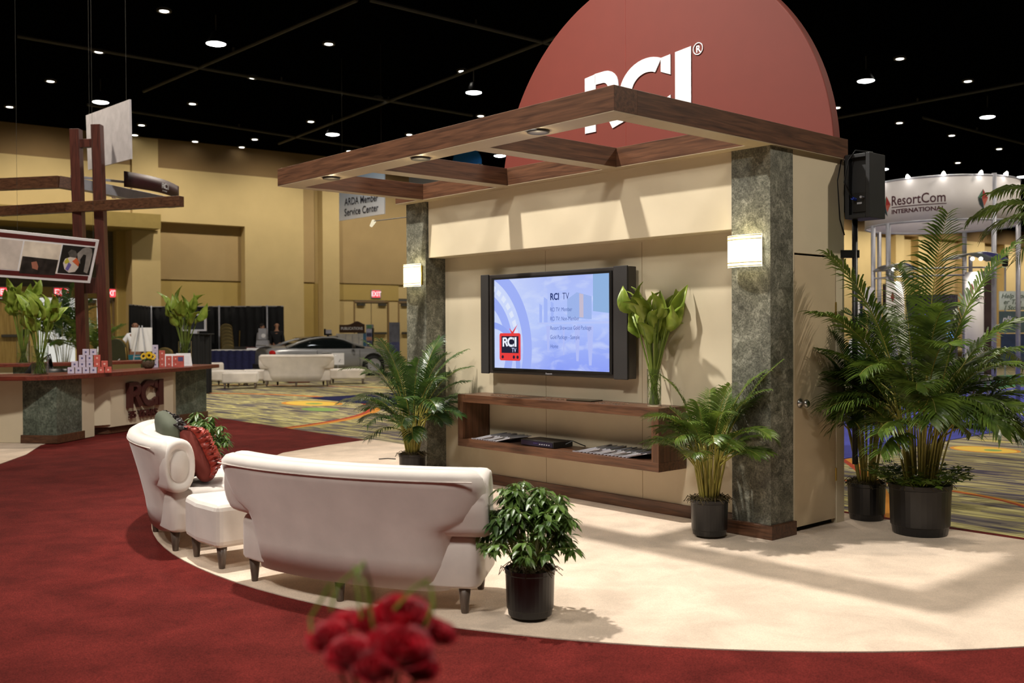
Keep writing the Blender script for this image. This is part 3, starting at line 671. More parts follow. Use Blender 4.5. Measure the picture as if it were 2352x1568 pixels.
b = MB(); ringarc(b, sx0-.05, sz0+.02, .36, .42, -10, 120, -.0050, 30); scr(b, 'screen_arc', C(150, 170, 246))
b = MB()
for k in range(9):
    a = 3+k*8; ringarc(b, sx0-.33, sz0+.18, .64, .69, a, a+5, -.0052, 3)
scr(b, 'screen_tiles', C(225, 234, 255))
b = MB()
for fx, w_, h_ in [(.42, .03, .18), (.46, .04, .24), (.52, .03, .2)]: x, z = sxy(fx, .5); b.slab([(x, z), (x+w_*1.2, z), (x+w_*1.2, z+h_*.9), (x, z+h_)], -.0044, -.0042)
scr(b, 'screen_skyline', C(164, 184, 250))
b = MB(); x, z = sxy(.87, .62); b.slab([(x, z), (sx1, z-.02), (sx1, sz1), (x, sz1)], -.0046, -.0044); scr(b, 'screen_tower', C(144, 180, 226))
b = MB(); x, z = sxy(.66, .56); b.slab([(x, z), (x+.3, z-.02), (x+.3, z+.18), (x+.12, z+.22), (x, z+.16)], -.0046, -.0044); scr(b, 'screen_hotel', C(158, 182, 238))
b = MB(); x, z = sxy(.76, .56); b.slab([(x, z), (x+.05, z-.004), (x+.05, z+.2), (x, z+.21)], -.0048, -.0046); scr(b, 'screen_hotel_wall', C(200, 190, 210))
b = MB()
for fx, z1_, w_ in [(.48, .2, .05), (.62, .16, .03), (.72, .1, .07), (.82, .06, .08)]:
    x, z = sxy(fx, z1_); x2, z2 = sxy(fx, .47); b.slab([(x+w_*.3, z), (x+w_*.7, z), (x+w_, z2), (x, z2)], -.0046, -.0044)
scr(b, 'screen_reflection', C(180, 192, 250))
b = MB(); x, z = sxy(.4, .49); b.slab([(x, z), (sx1, z+.0), (sx1, z+.022), (x, z+.015)], -.0048, -.0046); scr(b, 'screen_shore', C(186, 200, 252))
NV = C(20, 44, 110)
def stxt(txt, fx, fz, size, bold=0, sx=.9, col=NV):
    b = text_mb(txt, size, .0004, bold, sx=sx); x, z = sxy(fx, fz); b.xform(Matrix.Translation((x, -.0056, z))); scr(b, 'screen_lettering', col)
stxt('RCI', .515, .75, .085, .0022); stxt('TV', .62, .75, .088, -.0006, .8)
for i, s_ in enumerate(['RCI TV: Member', 'RCI TV: Non-Member', 'Resort Showcase Gold Package', 'Gold Package - Sample', 'Home']): stxt(s_, .515, .625-.098*i, .052, -.0004, .78, C(60, 84, 160))
RDT = C(235, 60, 60); x, z = sxy(.05, .085)
b = MB()
def rrect(x0, x1, z0, z1, r, y0, b):
    pts = []
    for (cx_, cz_, a0) in [(x1-r, z1-r, 0), (x0+r, z1-r, 90), (x0+r, z0+r, 180), (x1-r, z0+r, 270)]:
        for q in range(5): a = math.radians(a0+q*22.5); pts.append((cx_+r*math.cos(a), cz_+r*math.sin(a)))
    b.slab(pts, y0, y0+.0004)
rrect(x, x+.30, z, z+.26, .02, -.0054, b); b.slab([(x+.17, z+.26), (x+.2, z+.26), (x+.14, z+.31)], -.0054, -.005); b.slab([(x+.17, z+.26), (x+.2, z+.26), (x+.26, z+.345)], -.0054, -.005); scr(b, 'screen_logo_set', RDT)
b = MB(); b.slab([(x+.028, z+.072), (x+.272, z+.072), (x+.272, z+.232), (x+.028, z+.232)], -.0058, -.0055)
for q in (.045, .205, .258): b.slab([(x+q+.016*math.cos(a*PI/6), z+.034+.016*math.sin(a*PI/6)) for a in range(12)], -.0058, -.0055)
scr(b, 'screen_logo_panel', C(24, 24, 50))
q = rci(.09, .0004); q.xform(Matrix.Diagonal((1.12, 1, 1, 1))); q.xform(Matrix.Translation((x+.045, -.006, z+.132))); scr(q, 'screen_logo_lettering', C(240, 244, 255))
b = text_mb('TV', .06, .0004, .0005, sx=.9); b.xform(Matrix.Translation((x+.175, -.0062, z+.08))); scr(b, 'screen_logo_lettering', C(200, 210, 250))
b = text_mb('Panasonic', .022, .001, .0003, 'CENTER'); b.xform(Matrix.Translation((0, -.013, .012))); b.build('maker_lettering', m['alu'], tv)

# things on the shelf
def rect_stack(name, label, cat, u0, v0, z, n, w_, d_, du, mt_cov, group, rz=0):
    pass
m['paper'] = mat('magazine_pages', C(206, 206, 216), .5, var=.05); 
covs = [mat('magazine_cover_dark', C(52, 46, 44), .3, var=.5, scale=14), mat('magazine_cover_green', C(88, 92, 62), .3, var=.5, scale=14), mat('magazine_cover_grey', C(120, 118, 124), .3, var=.4, scale=14)]
def magazine_fan(n, u0, du, label, group, tz=.006):
    t0 = None
    for i in range(n):
        cv = covs[i % 3]
        t = thing('magazine', label, 'magazine', BP(u0+i*du, -.045, SBOT+.001), TH+.12*math.sin(i*1.7)+.1, group); t.rotation_euler = (0, math.radians(-13) if i else math.radians(-2), t.rotation_euler.z)
        MB().box(0, .21, 0, .27, 0, tz).build('pages', m['paper'], t); MB().box(-.001, .212, -.001, .272, tz, tz+.001).build('cover', cv, t)
magazine_fan(11, -3.36, .036, 'thin magazine in the fanned row at the left end of the lower shelf', 'magazines fanned at the left of the lower shelf')
magazine_fan(16, -1.98, .041, 'thin magazine in the long fanned row at the right end of the lower shelf', 'magazines fanned at the right of the lower shelf')
dv = thing('disc_player', 'slim black disc player on the lower shelf between the magazines', 'disc player', BP(-2.64, -.05, SBOT), TH+.0)
MB().box(0, .43, .0, .24, .004, .058).build('casing', m['black'], dv, bevel=.003); MB().box(.01, .42, -.004, .0, .01, .05).build('front_panel', mat('player_front', C(40, 36, 52), .15), dv)
b = MB(); [b.box(.25+i*.03, .265+i*.03, -.007, -.004, .024, .032) for i in range(5)]; b.build('buttons', m['alu'], dv); MB().box(.17, .23, -.006, -.004, .03, .036).build('display', emit('player_display', C(90, 70, 140), .4), dv)
MB().tube([(.43, .15, .03), (.47, .2, .06), (.5, .26, .03), (.53, .3, .01)], .005, 6).build('cable', m['black'], dv)
fo = MB().box(0, .28, 0, .16, .0, .012).build('remote_tray', mat('dark_folder', C(40, 34, 20), .3), loc=BP(-2.1, .0, STOP), rz=TH+.1, bevel=.003); tag(fo, 'slim dark folder lying on the shelf top under the television', 'folder')
g0 = MB().box(0, .26, 0, .17, 0, .004).build('booklet', mat('dark_booklet', C(48, 34, 26), .3, var=.4), loc=BP(-2.83, -.03, SBOT), rz=TH+.05); tag(g0, 'thin dark booklet on the lower shelf left of the disc player', 'booklet')
m['gem'] = glass('clear_glass_pebbles', (.95, .95, .95, 1), .05)
rr = random.Random(5)
for (u0, w_, lab) in [(-3.12, .34, 'scatter of clear glass pebbles at the left of the shelf top'), (-2.45, .3, 'scatter of clear glass pebbles left of the dark folder'), (-1.75, .34, 'scatter of clear glass pebbles right of the dark folder')]:
    b = MB()
    for i in range(46): b.ball((rr.random()*w_, rr.random()*.16, .005), .006+.004*rr.random(), 8, 5, (1, 1, .6))
    o = b.build('glass_pebbles', m['gem'], loc=BP(u0, -.06, STOP), rz=TH, smooth=True); tag(o, lab, 'glass pebbles', kind='stuff')

# ------------------------------------------------------------------ plants
def leafmat(name, a, b_, rough=.35, tr=.25):
    t = NT(name); n = t.n('ShaderNodeTexNoise', Scale=9.0, Detail=2.0); t.l(t.co(), n.inputs['Vector'])
    c = t.ramp(n.outputs[0], [(.3, a), (.7, b_)]); t.l(c, t.b.inputs['Base Color']); t.b.inputs['Roughness'].default_value = rough
    tl = t.n('ShaderNodeBsdfTranslucent'); t.l(c, tl.inputs['Color']); mx = t.n('ShaderNodeMixShader'); mx.inputs[0].default_value = tr
    t.l(t.b.outputs[0], mx.inputs[1]); t.l(tl.outputs[0], mx.inputs[2]); t.l(mx.outputs[0], t.t.nodes['Material Output'].inputs[0]); return t.m
m['palm'] = leafmat('palm_leaf', C(50, 74, 26), C(104, 126, 46))
m['palmd'] = leafmat('dark_palm_leaf', C(34, 60, 28), C(78, 106, 44))
m['calla'] = leafmat('calla_leaf', C(124, 154, 46), C(178, 196, 88), .4, .3)
m['stemg'] = mat('green_plant_stem', C(104, 122, 44), .5, var=.15)
m['cane'] = mat('yellow_green_cane', C(146, 138, 58), .5, var=.25, scale=14)
m['bush'] = leafmat('glossy_bush_leaf', C(52, 80, 34), C(100, 128, 56), .35, .15)
m['ivy'] = leafmat('ivy_leaf', C(60, 84, 28), C(104, 128, 50))
def strip(b, pts, ws, side):
    vs = []
    for p, w_ in zip(pts, ws): vs += [p-side*w_, p+side*w_]
    n = len(pts); b.add(vs, [(2*i, 2*i+1, 2*i+3, 2*i+2) for i in range(n-1)])
Z = Vector((0, 0, 1))
def frond(b, bs, base, az, el, L, droop, nl, ll, lw, rr, start=.22, leafdroop=.35, curl=0):
    N = 14; p = Vector(base); pts = [p.copy()]; e = el; tans = []
    for i in range(N):
        d = Vector((math.cos(az)*math.cos(e), math.sin(az)*math.cos(e), math.sin(e))); tans.append(d)
        p = p+d*(L/N); pts.append(p.copy()); e -= droop/N*(.4+1.2*i/N); az += curl/N
    tans.append(tans[-1])
    bs.tube(pts, [max(.0015, .006*(1-i/(N+1))) for i in range(N+1)], 5, False)
    for k in range(nl):
        t = start+(1-start)*(k+.5)/nl; x = t*N; i = min(N-1, int(x)); q = pts[i].lerp(pts[i+1], x-i); d = tans[i]
        sd = d.cross(Z).normalized(); up = sd.cross(d).normalized()
        prof = math.sin(PI*min(1, .12+.88*((t-start)/(1-start))))**.55
        if t > .9: prof = max(prof, .45)
        for sg in (-1, 1):
            l = ll*prof*(.85+.3*rr.random()); fw = .55+.5*t+.15*rr.random()
            dr = (sd*sg*1.0+d*fw+up*(.35-.25*rr.random())).normalized()
            a = q; m1 = a+dr*l*.45-Z*l*.03; m2 = m1+(dr-Z*leafdroop).normalized()*l*.33; tp = m2+(dr-Z*leafdroop*2.2).normalized()*l*.28
            ws = d*1.0-dr*d.dot(dr); ws = (ws.normalized()*.8+up*.35*sg).normalized()
            strip(b, [a, a.lerp(m1, .4), m1, m2, tp], [lw*.35, lw*.9, lw, lw*.7, lw*.06], ws)
def pot(t, r, h, mt=None, moss=True, lip=True):
    pr = [(r*.82, 0.016), (r*.86, .02), (r*.9, h*.2), (r*.93, h*.21), (r*.97, h*.9), (r*1.0, h*.91), (r, h), (r*.95, h), (r*.93, h*.86), (.001, h*.86)]
    MB().lathe(pr, 36).build('pot', mt or m['pot'], t, smooth=False, bevel=.002)
    if moss:
        rr = random.Random(int(r*999)); b = MB()
        for i in range(230):
            a = rr.random()*2*PI; q = r*.92*math.sqrt(rr.random()); z = h*.93+.03*rr.random(); az = rr.random()*6.3; l = .03+.05*rr.random(); w_ = .05
            p0 = Vector((q*math.cos(a), q*math.sin(a), z)); b.tube([p0, p0+Vector((math.cos(az)*l*.5, math.sin(az)*l*.5, .015+.015*rr.random())), p0+Vector((math.cos(az+.6)*l, math.sin(az+.6)*l, -.01))], .0022, 4, False)
        b.lathe([(r*.9, h*.86), (r*.85, h*.94), (.0, h*.98)], 24)
        b.build('moss', m['moss'], t)
def palm(label, loc, r, h, fronds, rr, leaf='palm', canes=8, cane_h=.4, ll=.2, lw=.007, nl=34, canemat='cane', group='potted areca palms'):
    t = thing('potted_palm', label, 'potted palm', loc, 0, group); pot(t, r, h); L = MB(); S = MB()
    for (az, el, Lh, dr, z0) in fronds:
        az += (rr.random()-.5)*.3; q = r*.45*math.sqrt(rr.random()); bx, by = q*math.cos(az), q*math.sin(az)
        lean = .05+.12*(1-el/1.57); top = Vector((bx+math.cos(az)*lean*z0*2, by+math.sin(az)*lean*z0*2, h+z0))
        S.tube([(bx, by, h*.85), ((bx+top.x)/2, (by+top.y)/2, (h*.85+top.z)/2+.01), top], [.007, .006, .005], 6, False)
        frond(L, S, top, az, el, Lh, dr, nl, ll, lw, rr)
    L.build('fronds', m[leaf], t); S.build('canes', m[canemat], t, smooth=True); return t
def mk(n, el, L, dr, z0, rr, spread=None, j=.12):
    out = []
    for i in range(n):
        az = (2*PI*i/n if spread is None else spread[0]+(spread[1]-spread[0])*i/(n-1)); out.append((az, el+(rr.random()-.5)*2*j, L*(.85+.3*rr.random()), dr*(.8+.4*rr.random()), z0*(.55+.8*rr.random())))
    return out
rr = random.Random(11)
palm('bright green potted palm in front of the shelf, beside the right stone column', BP(-.405, -.20, .016), .14, .28,
     mk(9, 1.35, .50, .9, .38, rr)+mk(12, 1.1, .46, 1.2, .36, rr)+mk(12, .8, .40, 1.5, .34, rr)+mk(8, .45, .32, 1.3, .36, rr)+[(-.45, 1.15, .72, .5, .42), (-.2, 1.3, .62, .8, .42)], rr, ll=.16, lw=.0045, nl=36)
palm('dark green potted palm in front of the left stone column', (-1.0, 9.92, .016), .135, .30,
     mk(9, 1.35, .75, .9, .38, rr)+mk(12, 1.05, .7, 1.4, .36, rr)+mk(12, .75, .6, 1.6, .34, rr)+mk(8, .4, .45, 1.5, .36, rr), rr, 'palmd', ll=.19, lw=.006, nl=36)
palm('narrow dark potted palm between the booth door and the largest palm', (2.84, 7.98, .0), .15, .31,
     mk(10, 1.4, .75, .7, .5, rr)+mk(12, 1.2, .62, 1.2, .5, rr)+mk(10, .95, .48, 1.4, .45, rr)+mk(6, .6, .34, 1.2, .5, rr), rr, 'palmd', ll=.20, lw=.006, nl=34)
big = palm('largest potted palm, right of the booth in a wide black pot', (3.04, 7.42, .0), .225, .39,
     mk(4, 1.42, 1.25, .7, .6, rr)+mk(11, 1.2, .88, 1.2, .55, rr)+mk(16, 1.0, .76, 1.7, .5, rr)+mk(16, .7, .64, 1.8, .5, rr)+mk(10, .35, .48, 1.5, .5, rr)+mk(6, .8, .95, 1.7, .5, rr, (-.9, .5)), rr, 'palm', ll=.25, lw=.0075, nl=40)
# trailing ivy in the largest palm's pot
def ivy(parent, r, h, rr, n=90):
    b = MB(); s = MB()
    for i in range(n):
        a = rr.random()*2*PI; p = Vector((math.cos(a)*r*.8, math.sin(a)*r*.8, h*.95)); d = Vector((math.cos(a), math.sin(a), .9+rr.random())).normalized(); pts = [p.copy()]
        for k in range(6):
            p = p+d*.035; d = (d+Vector((rr.random()-.5, rr.random()-.5, -.35))*.5).normalized(); pts.append(p.copy())
            sd = d.cross(Z).normalized() if abs(d.z) < .98 else Vector((1, 0, 0)); az = rr.random()*6; c_ = p+Vector((math.cos(az), math.sin(az), .2))*.02
            u_ = Vector((math.cos(az), math.sin(az), rr.random()-.4)).normalized(); w_ = u_.cross(Z).normalized(); sz = .028+.018*rr.random()
            b.add([c_, c_+u_*sz*.6+w_*sz*.9, c_+u_*sz*.9+w_*sz*.25, c_+u_*sz*1.7, c_+u_*sz*.9-w_*sz*.25, c_+u_*sz*.6-w_*sz*.9], [(0, 1, 2, 3, 4, 5)])
        s.tube(pts, .0018, 4, False)
    o = b.build('ivy_leaves', m['ivy'], parent); s.build('ivy_stems', m['stemg'], o)
ivy(big, .225, .39, rr)
# palm standing just outside the right edge, its fronds reaching in
p0 = gr(2520, 1160); 
tp = thing('potted_palm', 'tall palm whose fronds hang in from the upper right edge', 'potted palm', p0, 0); pot(tp, .25, .42); L = MB(); S = MB()
crown = Vector((0, 0, 2.35)); S.tube([(0, 0, .38), (.03, 0, 1.3), crown], [.035, .03, .022], 8)
for az, el, Lh, dr in [(3.0, .55, 1.0, 1.6), (3.3, .25, .9, 1.6), (2.6, .7, 1.1, 1.5), (3.7, .6, 1.0, 1.5), (2.2, .9, 1.1, 1.3), (4.4, .8, 1.0, 1.3), (0, .7, 1, 1.4), (1, .7, 1, 1.4), (5.4, .7, 1, 1.4)]:
    frond(L, S, crown, az, el, Lh, dr, 30, .32, .012, rr, .15, .7)
for az, el, Lh, dr in [(3.1, .5, .8, 1.5), (3.6, .6, .8, 1.4), (2.5, .6, .8, 1.4)]: frond(L, S, Vector((0, 0, .6)), az, el, Lh*.8, dr, 26, .2, .01, rr, .15, .5)
L.build('fronds', m['palm'], tp); S.build('trunk', m['cane'], tp, smooth=True)
# calla leaves in glass cylinders
def calla_leaf(b, base, d, L, w_, rr):
    d = d.normalized(); sd = d.cross(Z); sd = sd.normalized() if sd.length > .1 else Vector((1, 0, 0)); sd = (Matrix.Rotation(rr.random()*6.28, 3, d) @ sd); nrm = sd.cross(d); N = 9; K = 5; vs = []
    cv = .35+.6*rr.random(); ph = rr.random()*6
    p = Vector(base); dd = d.copy(); e = []
    for i in range(N):
        t = i/(N-1); w = w_*(.25+.75*min(1, t/.3)**.7)*(1 if t < .3 else max(0, 1-((t-.3)/.7)**1.5)); w = max(w, .0015)
        for k in range(K):
            s = (k/(K-1)*2-1); vs.append(p+sd*s*w*math.cos(s*cv*.6)+nrm*(abs(s)**1.3*w*cv*1.1+(.004+.12*w)*math.sin(i*1.5+s*4+ph)))
        dd = (dd-nrm*.34*cv*t-Z*.10*t*t).normalized(); p = p+dd*L/(N-1)
    b.add(vs, [(i*K+k, i*K+k+1, (i+1)*K+k+1, (i+1)*K+k) for i in range(N-1) for k in range(K-1)])
m['vglass'] = glass('clear_vase_glass', (.93, .97, .93, 1), .01)
m['grass'] = leafmat('curled_grass', C(120, 150, 50), C(160, 180, 70))
def calla_vase(label, loc, r=.055, h=.34, stem=.5, spread=.5, n=14, seed=1, lh=.24, group='calla leaf vases'):
    t = thing('leaf_vase', label, 'vase', loc, 0, group); rr = random.Random(seed)
    MB().lathe([(.0, .0), (r, .0), (r, h), (r-.004, h), (r-.005, .012), (.0, .012)], 32).build('glass', m['vglass'], t, smooth=False, bevel=.001)
    L = MB(); S = MB(); G = MB()
    for i in range(n):
        a = 2*PI*i/n+rr.random()*.5; q = r*.72*math.sqrt(rr.random()); tp = spread*(.1+.75*rr.random()); hh = stem*(.62+.5*rr.random())
        p0 = Vector((math.cos(a+2)*q, math.sin(a+2)*q, .015)); p1 = Vector((math.cos(a)*r*.6, math.sin(a)*r*.6, h*.9)); p2 = Vector((math.cos(a)*(r*.6+tp*hh*.5), math.sin(a)*(r*.6+tp*hh*.5), h*.5+hh))
        S.tube([p0, p0.lerp(p1, .5), p1, p1.lerp(p2, .5)+Vector((0, 0, .015)), p2], [.008, .008, .007, .006, .005], 7, False)
        calla_leaf(L, p2, (p2-p1).normalized()+Vector((math.cos(a), math.sin(a), 0))*.25, lh*(.8+.4*rr.random()), lh*.27*(.8+.4*rr.random()), rr)
    for i in range(16):
        a0 = rr.random()*6; z0 = .02+rr.random()*h*.5; G.tube([(r*.85*math.cos(a0+k*.35), r*.85*math.sin(a0+k*.35), z0+.1*math.sin(k*.4)) for k in range(7)], .0022, 4, False)
    L.build('leaves', m['calla'], t, smooth=True, solid=.0012); S.build('stems', m['stemg'], t, smooth=True); G.build('curled_grass', m['grass'], t); return t
calla_vase('tall glass vase of bright calla leaves on the walnut shelf beside the television', BP(-1.17, .085, STOP), .058, .30, .55, .85, 30, 4, .26)
# leafy bush in the foreground
def bush(label, loc, r, h, R_, Hh, n, seed, lf=.05, group=None):
    t = thing('potted_bush', label, 'potted shrub', loc, 0, group); pot(t, r, h); rr = random.Random(seed); L = MB(); S = MB()
    for i in range(n):
        a = rr.random()*2*PI; f = rr.random(); el = f*1.45; k = .6+.4*rr.random()
        tip = Vector((math.cos(a)*R_*k*math.cos(el*.95), math.sin(a)*R_*k*math.cos(el*.95), h+.03+Hh*k*(.22+.78*math.sin(el))))
        b0 = Vector((math.cos(a)*r*.5*rr.random(), math.sin(a)*r*.5*rr.random(), h*.9)); mid = b0.lerp(tip, .55)+Vector((0, 0, Hh*.12))
        S.tube([b0, mid, tip], [.004, .003, .0018], 4, False)
        hd = (tip-mid).normalized()
        for q in range(9):
            c_ = mid.lerp(tip, .55+.05*q); nn = 7; ax = (hd+Vector((rr.random()-.5, rr.random()-.5, rr.random()*.6))*.8).normalized() if q == 8 else None
            rng = range(nn) if q == 8 else range(1)
            for s_ in rng:
                a2 = 2*PI*s_/nn+rr.random() if q == 8 else rr.random()*6.28
                u_ = Vector((math.cos(a2), math.sin(a2), -.35-.5*rr.random()+.5*(q == 8)*rr.random())).normalized(); w_ = u_.cross(Z).normalized(); l = lf*(.8+.5*rr.random())
                s0 = c_+u_*l*.25; up = w_.cross(u_)
                S.tube([c_, s0], .0012, 3, False)
                m1 = s0+u_*l*.35-up*0; m2 = s0+u_*l*.75-Z*l*.1; e_ = s0+u_*l*1.15-Z*l*.28; ww = l*.24
                L.add([s0, m1+w_*ww+up*ww*.3, m2+w_*ww*.8+up*ww*.2, e_, m2-w_*ww*.8+up*ww*.2, m1-w_*ww+up*ww*.3, m1, m2], [(0, 1, 6), (1, 2, 7, 6), (2, 3, 7), (0, 6, 5), (6, 7, 4, 5), (7, 3, 4)])
    L.build('leaves', m['bush'], t, smooth=True); S.build('stems', m['stemg'], t); return t
bush('round glossy bush in a black pot right beside the nearest sofa', (.09, 5.29, .016), .135, .265, .30, .44, 105, 8, .05)
bush('small leafy bush half hidden behind the left sofa and its cushions', (-2.88, 9.05, .016), .14, .3, .31, .47, 70, 9, .06)

# ------------------------------------------------------------------ roses close to the lens, on a round table below the frame
rt = thing('cocktail_table', 'round dark table under the vase of red roses, below the frame', 'table', (-.18, 1.3, 0))
MB().lathe([(0, .86), (.21, .86), (.215, .87), (.215, .885), (0, .885)], 48).build('tabletop', m['walnutx'], rt, bevel=.003); MB().lathe([(.025, .016), (.025, .87)], 16).build('leg', m['steel'], rt); MB().lathe([(0, .014), (.18, .014), (.18, .02), (.02, .035)], 32).build('base', m['steel'], rt)
rv = thing('rose_vase', 'blurred bunch of dark red roses in a glass vase, closest to the viewer', 'flower vase', (-.18, 1.3, .886))
MB().lathe([(0, 0), (.05, 0), (.05, .17), (.047, .17), (.046, .008), (0, .008)], 32).build('glass', m['vglass'], rv, bevel=.001)
m['rose'] = mat('dark_red_petal', C(182, 10, 34), .5, var=.5, scale=40)
rr = random.Random(21)
def rose(b, c_, r, ax, rr):
    ax = ax.normalized(); s = ax.orthogonal().normalized(); q = ax.cross(s)
    for layer, (n, ro, ht, op) in enumerate([(3, .22, .5, .1), (4, .42, .55, .3), (5, .66, .5, .6), (6, .9, .38, 1.0)]):
        for i in range(n):
            a0 = 2*PI*i/n+layer*.7+rr.random()*.3; wd = 2*PI/n*.72; vs = []
            for j in range(5):
                t = j/4
                for k in range(5):
                    aa = a0+(k/4-.5)*wd*2*.75; rad = r*ro*(.35+.65*math.sin(t*PI/2))+r*op*.25*t*t; hh = r*(-.5+(.5+ht)*t)-r*.12*op*t*t-r*.1*abs(k/4-.5)*2*t
                    vs.append(c_+(s*math.cos(aa)+q*math.sin(aa))*rad+ax*hh)
            b.add(vs, [(j*5+k, j*5+k+1, (j+1)*5+k+1, (j+1)*5+k) for j in range(4) for k in range(4)])
b0 = None
rp = [(752, 1465, 1.27, 44), (800, 1505, 1.22, 48), (860, 1430, 1.30, 46), (925, 1420, 1.28, 62), (930, 1490, 1.2, 58), (1005, 1455, 1.32, 40), (860, 1535, 1.2, 44), (790, 1430, 1.36, 38), (965, 1535, 1.26, 40), (890, 1475, 1.24, 42)]
for i, (px, py, Y, sz) in enumerate(rp):
    c_ = at(px, py, Y)-Vector(rv.location); r = sz*Y/F; b = MB(); ax = Vector((c_.x*3.5, -.35+(Y-1.28)*1.5, .75)); rose(b, c_, r, ax, rr)
    o = b.build('rose', m['rose'], rv, smooth=True, solid=.0012)
    MB().tube([c_-ax.normalized()*r*.4, (c_.x*.4, c_.y*.4, .16), (c_.x*.2, c_.y*.2, .02)], .0025, 6, False).build('stem', m['stemg'], o)
g = MB()
for pts in [[(720, 1480), (712, 1420), (760, 1340)], [(830, 1420), (818, 1330), (835, 1290), (850, 1340), (860, 1440)], [(860, 1450), (838, 1340), (812, 1300)], [(905, 1400), (950, 1350), (985, 1330)], [(975, 1440), (995, 1390), (990, 1345), (965, 1340)], [(760, 1400), (775, 1345), (830, 1300)]]:
    P3 = [at(x, y, 1.27+.02*i)-Vector(rv.location) for i, (x, y) in enumerate(pts)]; g.tube([P3[0].lerp(P3[1], q/4) for q in range(4)]+P3[1:], .0022, 5, False)
g.build('grass_loops', m['grass'], rv)
b = MB()
for i in range(14): calla_leaf(b, Vector((.02*math.cos(i), .02*math.sin(i), .12)), Vector((math.cos(i*.9), math.sin(i*.9), .5)), .07, .016, rr)
b.build('rose_leaves', m['bush'], rv, smooth=True)

# ------------------------------------------------------------------ left counter island
CH = .95
isl = thing('reception_counter', 'curved reception counter with cherry top, stone piers and dark RCI 35 YEARS letters', 'reception counter', (0, 0, 0))
outer = [(-9.6, 13.9), (-8.6, 13.5), (-7.7, 13.33), (-7, 13.28), (-6.5, 13.30), (-6.14, 13.52), (-5.95, 14.0), (-5.78, 14.7), (-5.52, 15.6), (-5.32, 16.5), (-5.22, 17.75)]
inner = [(-5.85, 17.85), (-5.95, 16.6), (-6.2, 15.6), (-6.5, 14.8), (-6.85, 14.25), (-7.3, 14.05), (-8, 14.05), (-8.8, 14.2), (-9.7, 14.55)]
MB().prism(outer+inner, CH-.06, CH).build('countertop', m['cherry'], isl, bevel=.004)
def wallseg(a, b_, z0, z1, th, nm, mt, par, side=1):
    a, b_ = Vector(a+(0,)), Vector(b_+(0,)); d = (b_-a).normalized(); n_ = Vector((-d.y, d.x, 0))*th*side
    return MB().prism([(a.x, a.y), (b_.x, b_.y), (b_.x+n_.x, b_.y+n_.y), (a.x+n_.x, a.y+n_.y)], z0, z1).build(nm, mt, par)
def pier(poly, nm='stone_pier'):
    o = MB().prism(poly, .02, CH-.06).build(nm, m['stonec'], isl, bevel=.003)
    cx_, cy_ = sum(p[0] for p in poly)/4, sum(p[1] for p in poly)/4
    MB().prism([(cx_+(x-cx_)*1.09, cy_+(y-cy_)*1.06) for x, y in poly], .019, .13).build('pier_base', m['walnutx'], o, bevel=.003)
pier([(-6.72, 13.66), (-6.22, 13.58), (-6.14, 14.22), (-6.64, 14.3)])
pier([(-5.62, 16.55), (-5.52, 17.0), (-5.40, 17.6), (-5.80, 17.7)]) if False else pier([(-5.56, 17.05), (-5.40, 17.58), (-5.80, 17.7), (-5.68, 16.7)])
wallseg((-9.5, 14.0), (-6.72, 13.68), .02, CH-.06, .06, 'front_panel', m['creamc'], isl)
wallseg((-6.14, 14.2), (-6.09, 14.5), .02, CH-.06, .06, 'front_panel', m['creamc'], isl)
wallseg((-6.16, 14.62), (-5.97, 14.78), .16, CH-.06, .06, 'front_panel', m['creamc'], isl)
MB().prism([(-5.98, 14.80), (-5.52, 16.2), (-5.56, 16.45), (-5.74, 16.5), (-6.3, 14.7)], .12, CH-.06).build('logo_panel', m['creamc'], isl, bevel=.003)
MB().prism([(-6.02, 14.84), (-5.58, 16.2), (-5.8, 16.4), (-6.3, 14.74)], .019, .12).build('plinth', m['walnutx'], isl)
fa, fb = Vector((-5.98, 14.80, 0)), Vector((-5.52, 16.2, 0)); FD = (fb-fa).normalized(); FA = math.atan2(FD.y, FD.x)
def on_logo(b, s, z, nm):
    b.xform(Matrix.Translation(fa+Vector((0, 0, z))) @ Matrix.Rotation(FA, 4, 'Z') @ Matrix.Translation((s, -.012, 0))); return b.build(nm, mat('dark_cherry_letters', C(70, 28, 26), .45), isl, bevel=.002)
q = rci(.40, .07); q.xform(Matrix.Diagonal((1.02, 1, 1, 1))); on_logo(q, .33, .38, 'raised_lettering')
x = text_mb('35 YEARS', .145, .03, .004, 'LEFT', sx=1.12); x.xform(Matrix.Translation((0, -.025, 0))); on_logo(x, .36, .225, 'raised_lettering')
rear = thing('reception_counter', 'far side of the counter island, cherry top behind the wooden posts', 'reception counter', (0, 0, 0))
ro = [(-11.5, 18.2), (-10.2, 18.2), (-9.2, 18.5), (-8.3, 19.05), (-7.4, 20.1), (-6.9, 21.0)]
MB().prism(ro+[(-7.4, 21.3), (-7.9, 20.5), (-8.7, 19.55), (-9.5, 19.0), (-10.3, 18.75), (-11.5, 18.75)], CH-.06, CH).build('countertop', m['cherry'], rear, bevel=.004)
for i in range(5): wallseg((ro[i][0]-.15, ro[i][1]+.15), (ro[i+1][0]-.15, ro[i+1][1]+.15), .02, CH-.06, .06, 'front_panel', m['creamc'] if i % 2 else m['stonec'], rear)
